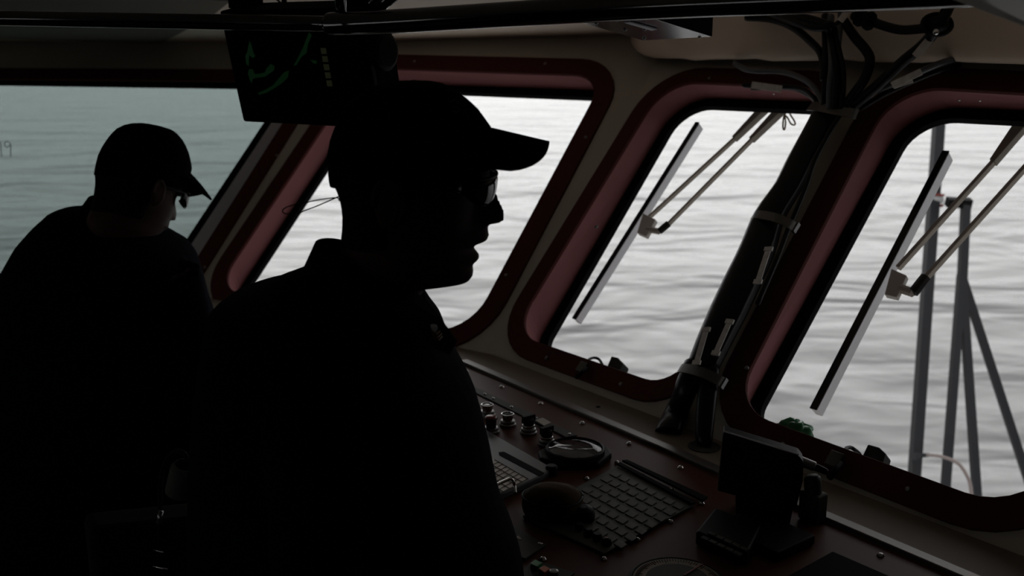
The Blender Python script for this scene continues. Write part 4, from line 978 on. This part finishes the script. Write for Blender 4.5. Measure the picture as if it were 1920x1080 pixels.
for a_, b_, c_ in ((shR, elR, wrR), (shL, elL, wrL)):
    tube_taper(mb, [a_, a_.lerp(b_, .5), b_, b_.lerp(c_, .5), c_], [.052, .046, .040, .034, .025])
hand(mb, wrR, V((.9, .35, -.05)), Zv, V((0, 1, 0))); hand(mb, wrL, V((.9, -.2, -.1)), Zv, V((.2, -1, 0)))
hipc = py_(685, 1370, Y1)
legs1 = [(hipc+V((-.0, -.085, .03)), V((hipc.x+.02, Y1-.11, .07))), (hipc+V((.0, .085, .03)), V((hipc.x+.0, Y1+.11, .07)))]
for h_, f_ in legs1: leg_mb(mb, h_, f_, .082, .042)
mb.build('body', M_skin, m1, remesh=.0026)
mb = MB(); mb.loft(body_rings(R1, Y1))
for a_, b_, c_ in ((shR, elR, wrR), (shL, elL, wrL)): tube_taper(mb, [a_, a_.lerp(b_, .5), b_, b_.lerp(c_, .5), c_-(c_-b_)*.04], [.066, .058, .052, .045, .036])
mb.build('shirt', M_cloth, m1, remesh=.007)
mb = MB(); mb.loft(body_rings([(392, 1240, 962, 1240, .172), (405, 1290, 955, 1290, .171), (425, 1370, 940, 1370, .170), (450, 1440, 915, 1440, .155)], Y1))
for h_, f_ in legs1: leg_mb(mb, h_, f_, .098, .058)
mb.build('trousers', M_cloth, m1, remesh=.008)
for h_, f_ in legs1: shoe('boot', f_, V((1, 0, 0)), m1)
# collar
mb = MB(); rings = []
for k, dd in ((0, 0), (1, 0), (1, .004), (0, .004)):
    rg = []
    for i in range(40):
        a = 2*math.pi*i/40; co, si = math.cos(a), math.sin(a); t = (co+1)/2
        if k == 0: p = py_(592+(797-592)*t, 452+(560-452)*t**1.3, Y1)
        else: p = py_(571+(822-571)*t, 498+(604-498)*t, Y1)
        p = V((p.x, Y1+(.066 if k == 0 else .088)*si, p.z)); p += V((co, si, 0))*(-dd); rg.append(p)
    rings.append(rg)
mb.loft(rings+[rings[0]], cap=False); bmesh.ops.remove_doubles(mb.bm, verts=mb.bm.verts, dist=1e-6); col1 = mb.build('collar', M_cloth, m1)
lp = [(797, 561, .02), (830, 603, .055), (857, 640, .085), (843, 666, .115), (812, 652, .125), (770, 618, .125), (735, 575, .105), (760, 560, .07)]
mb = MB(); mb.prism([py_(x, y, Y1-o) for x, y, o in lp], V((0, .003, 0))); bvhL = BVHTree.FromBMesh(mb.bm); leaf = mb.build('collar_point', M_cloth, m1)
def decal(P, r, m, name, closed=False):
    pp_ = [raycast_px(bvhL, x, y, .0012) or py_(x, y, Y1-.115) for x, y in P]
    mb = MB()
    if closed: mb.prism(pp_, V((0, .001, 0)))
    else: mb.tube(pp_, r, 6)
    return mb.build(name, m, leaf)
decal([(807, 609), (813, 608), (819, 610), (820.5, 617), (817, 624), (811, 620), (808, 615)], 0, M_silver, 'silver_shield', True)
for P in ([(808.5, 621), (818, 627), (825, 620.5)], [(810, 627), (820, 633), (828, 625.5)], [(812, 633), (822.5, 638), (829, 631)]): decal(P, .0008, M_gold, 'gold_chevron')
cap_parts(X1, m1, True); glasses(X1, m1); hair(X1, m1)
mb = MB(); mb.tube(smoothpath([X1 @ loc(742, 356, -.083), X1 @ loc(690, 364, -.078), X1 @ loc(650, 367, -.045), X1 @ loc(633, 369, -.008), py_(590, 376, Y1-.01), py_(548, 385, Y1-.01), py_(533, 391, Y1), py_(530, 397, Y1), py_(538, 401, Y1), py_(558, 399, Y1+.01), py_(590, 388, Y1+.01), py_(620, 375, Y1+.01), X1 @ loc(634, 370, .01), X1 @ loc(652, 367, .045), X1 @ loc(690, 364, .078), X1 @ loc(742, 356, .083)], 5), .00075, 6); mb.build('glasses_cord', M_black, m1, smooth=True)

# --- man bending over at the left
Y2 = 2.28
X2r = Matrix.Rotation(math.radians(57), 4, 'Z') @ Matrix.Rotation(math.radians(22), 4, 'Y') @ Matrix.Scale(1.05, 4)
SZ = Matrix.Translation(loc(760, 345)) @ Matrix.Diagonal((1, 1, 1.10, 1)) @ Matrix.Translation(-loc(760, 345))
want = py_(294, 238, Y2+.05); got = X2r @ SZ @ loc(776, 150.5)
X2 = Matrix.Translation(want-got) @ X2r
R2 = [(138, 391, 225, 402, .05), (122, 389, 255, 414, .085), (101, 396, 292, 430, .12), (74, 422, 322, 449, .155), (46, 455, 343, 460, .175), (23, 496, 360, 482, .185), (5, 533, 371, 518, .195), (-5, 585, 384, 565, .198), (-12, 640, 398, 605, .2), (-20, 720, 408, 680, .2), (-26, 800, 408, 770, .195), (-28, 880, 395, 860, .19), (-24, 950, 375, 940, .18), (-15, 1020, 355, 1015, .17)]
m2 = thing('person', 'farther man in dark cap and sunglasses at left, head bowed, seen from behind his shoulder', 'person', (-.86, Y2, 0))
mb = MB(); head_mb(mb, X2, HEAD[:-3]); mb.loft(body_rings(R2[2:], Y2, .93))
neck_b = X2 @ loc(690, 600); neck_b = X2 @ loc(712, 545); tb = py_(215, 450, Y2+.03)
tube_taper(mb, [X2 @ loc(712, 490), neck_b.lerp(tb, .4), tb], [.054, .056, .060])
sh2R, el2R, wr2R = py_(320, 510, Y2-.10), py_(385, 720, Y2-.02), py_(430, 760, Y2+.20)
sh2L, el2L, wr2L = py_(50, 520, Y2+.05), py_(60, 740, Y2+.12), py_(180, 790, Y2+.28)
for a_, b_, c_ in ((sh2R, el2R, wr2R), (sh2L, el2L, wr2L)): tube_taper(mb, [a_, a_.lerp(b_, .5), b_, b_.lerp(c_, .5), c_], [.052, .046, .040, .034, .026])
hand(mb, wr2R, V((.5, .8, -.1)), Zv, V((-1, .3, 0))); hand(mb, wr2L, V((.9, .4, -.1)), Zv, V((.3, -1, 0)))
hp2 = py_(170, 1010, Y2)
legs2 = [(hp2+V((-.09, 0, .02)), V((hp2.x-.12, Y2+.02, .07))), (hp2+V((.09, 0, .02)), V((hp2.x+.12, Y2, .07)))]
for h_, f_ in legs2: leg_mb(mb, h_, f_, .082, .042)
mb.build('body', M_skin, m2, remesh=.004)
mb = MB(); mb.loft(body_rings(R2, Y2))
for a_, b_, c_ in ((sh2R, el2R, wr2R), (sh2L, el2L, wr2L)): tube_taper(mb, [a_, a_.lerp(b_, .5), b_, b_.lerp(c_, .5), c_-(c_-b_)*.05], [.066, .058, .052, .045, .036])
mb.build('shirt', M_cloth, m2, remesh=.008)
mb = MB(); mb.loft(body_rings([(-20, 950, 372, 940, .185), (-14, 1020, 358, 1015, .178), (0, 1080, 345, 1080, .16)], Y2))
for h_, f_ in legs2: leg_mb(mb, h_, f_, .10, .060)
mb.build('trousers', M_cloth, m2, remesh=.009)
for h_, f_ in legs2: shoe('boot', f_, V((.25, .97, 0)), m2)
mb = MB(); rr_ = body_rings([(147, 398, 305, 452, .080), (158, 384, 302, 440, .076), (170, 367, 292, 424, .070)], Y2); ri_ = body_rings([(176, 370, 286, 424, .064), (160, 396, 296, 448, .070)], Y2); mb.loft(rr_+ri_+[rr_[0]], cap=False); bmesh.ops.remove_doubles(mb.bm, verts=mb.bm.verts, dist=1e-6); mb.build('collar', M_cloth, m2)
cap_parts(X2 @ SZ, m2, False, .30); glasses(X2, m2); hair(X2, m2)

# ------------------------------------------------------------------ lamp and chair between the men
lt = thing('gooseneck_lamp', 'dark green metal lamp hood on a gooseneck between the two men', 'lamp', at(300, 1000, 1.72))
ax = (at(352, 862, 1.68)-at(337, 924, 1.70)).normalized()
MB().lathe(at(337, 924, 1.70), ax, [(.0235, 0), (.0245, .001), (.0245, .048), (.020, .055), (.018, .055), (.0215, .046), (.0225, .002)], 36).build('lamp_shade', M_olive, lt, smooth=False, bevel=.0006)
mb = MB(); mb.tube(smoothpath([at(352, 866, 1.69), at(345, 850, 1.70), at(325, 848, 1.72), at(305, 880, 1.73), at(300, 940, 1.73), at(300, 1010, 1.73)], 5), .004, 10); mb.build('gooseneck', M_matte, lt, smooth=True)
mb = MB(); mb.cyl(at(302, 958, 1.70), at(298, 981, 1.70), .0045); mb.build('stem_clip', M_steel, lt, smooth=True)
ch = thing('helm_chair', 'dark helm chair with two bright trim strips low between the men', 'chair', V((at(300, 1040, 1.7).x, at(300, 1040, 1.7).y, 0)))
c = at(300, 1075, 1.76); cz = c.z
mb = MB(); mb.box(c+V((0, .03, .0)), V((.12, .03, 0)), V((-.02, .035, 0)), V((0, 0, .10))); mb.build('backrest', M_matte, ch, bevel=.015)
mb = MB(); mb.box(V((c.x-.02, c.y+.19, .60)), V((.20, .04, 0)), V((-.04, .18, 0)), V((0, 0, .04))); mb.build('seat', M_matte, ch, bevel=.02)
mb = MB(); mb.box(V((c.x-.01, c.y+.05, (cz+.60)/2)), V((.02, 0, 0)), V((0, .008, 0)), V((0, 0, (cz-.56)/2))); mb.build('back_support', M_steel, ch)
MB().lathe(V((c.x-.02, c.y+.19, 0)), Zv, [(.20, 0), (.20, .02), (.05, .05), (.035, .08), (.035, .57)], 28).build('pedestal', M_steel, ch)
for a_, b_, r_ in (((288, 1031), (306, 1036), .0009), ((287, 1062), (314, 1068), .0014)):
    p_, q_ = at(*a_, 1.668), at(*b_, 1.66); mb = MB(); mb.tube([p_, q_], r_, 8); mb.build('trim_strip', M_chrome, ch, smooth=True)
#PEOPLE_END
for n_ in ('label_strip', 'name_plate', 'round_gauge', 'chart_plotter', 'leather_pouch', 'trackball_knob', 'keypad_panel', 'small_switch_panel', 'blank_switch_panel', 'compass_dial', 'handset_unit', 'black_display', 'handheld_radio', 'console_recess_box'):
    bpy.data.objects[n_].location.z += .0008
# ------------------------------------------------------------------ camera
cd = bpy.data.cameras.new('camera'); cam = bpy.data.objects.new('camera', cd); COL.objects.link(cam)
cd.sensor_width = 36; cd.lens = FPX/1920*36; cd.clip_start = .05; cd.clip_end = 8000
cam.location = CAM; cam.rotation_euler = (math.pi/2-PITCH, 0, 0)
cd.dof.use_dof = True; cd.dof.focus_distance = 1.6; cd.dof.aperture_fstop = 5.2
SC.camera = cam
vs = SC.view_settings; vs.view_transform = 'Standard'; vs.look = 'None'; vs.gamma = 1; vs.exposure = 0; vs.use_curve_mapping = False
SC.cycles.use_denoising = True
SC.cycles.max_bounces = 8; SC.cycles.transparent_max_bounces = 12
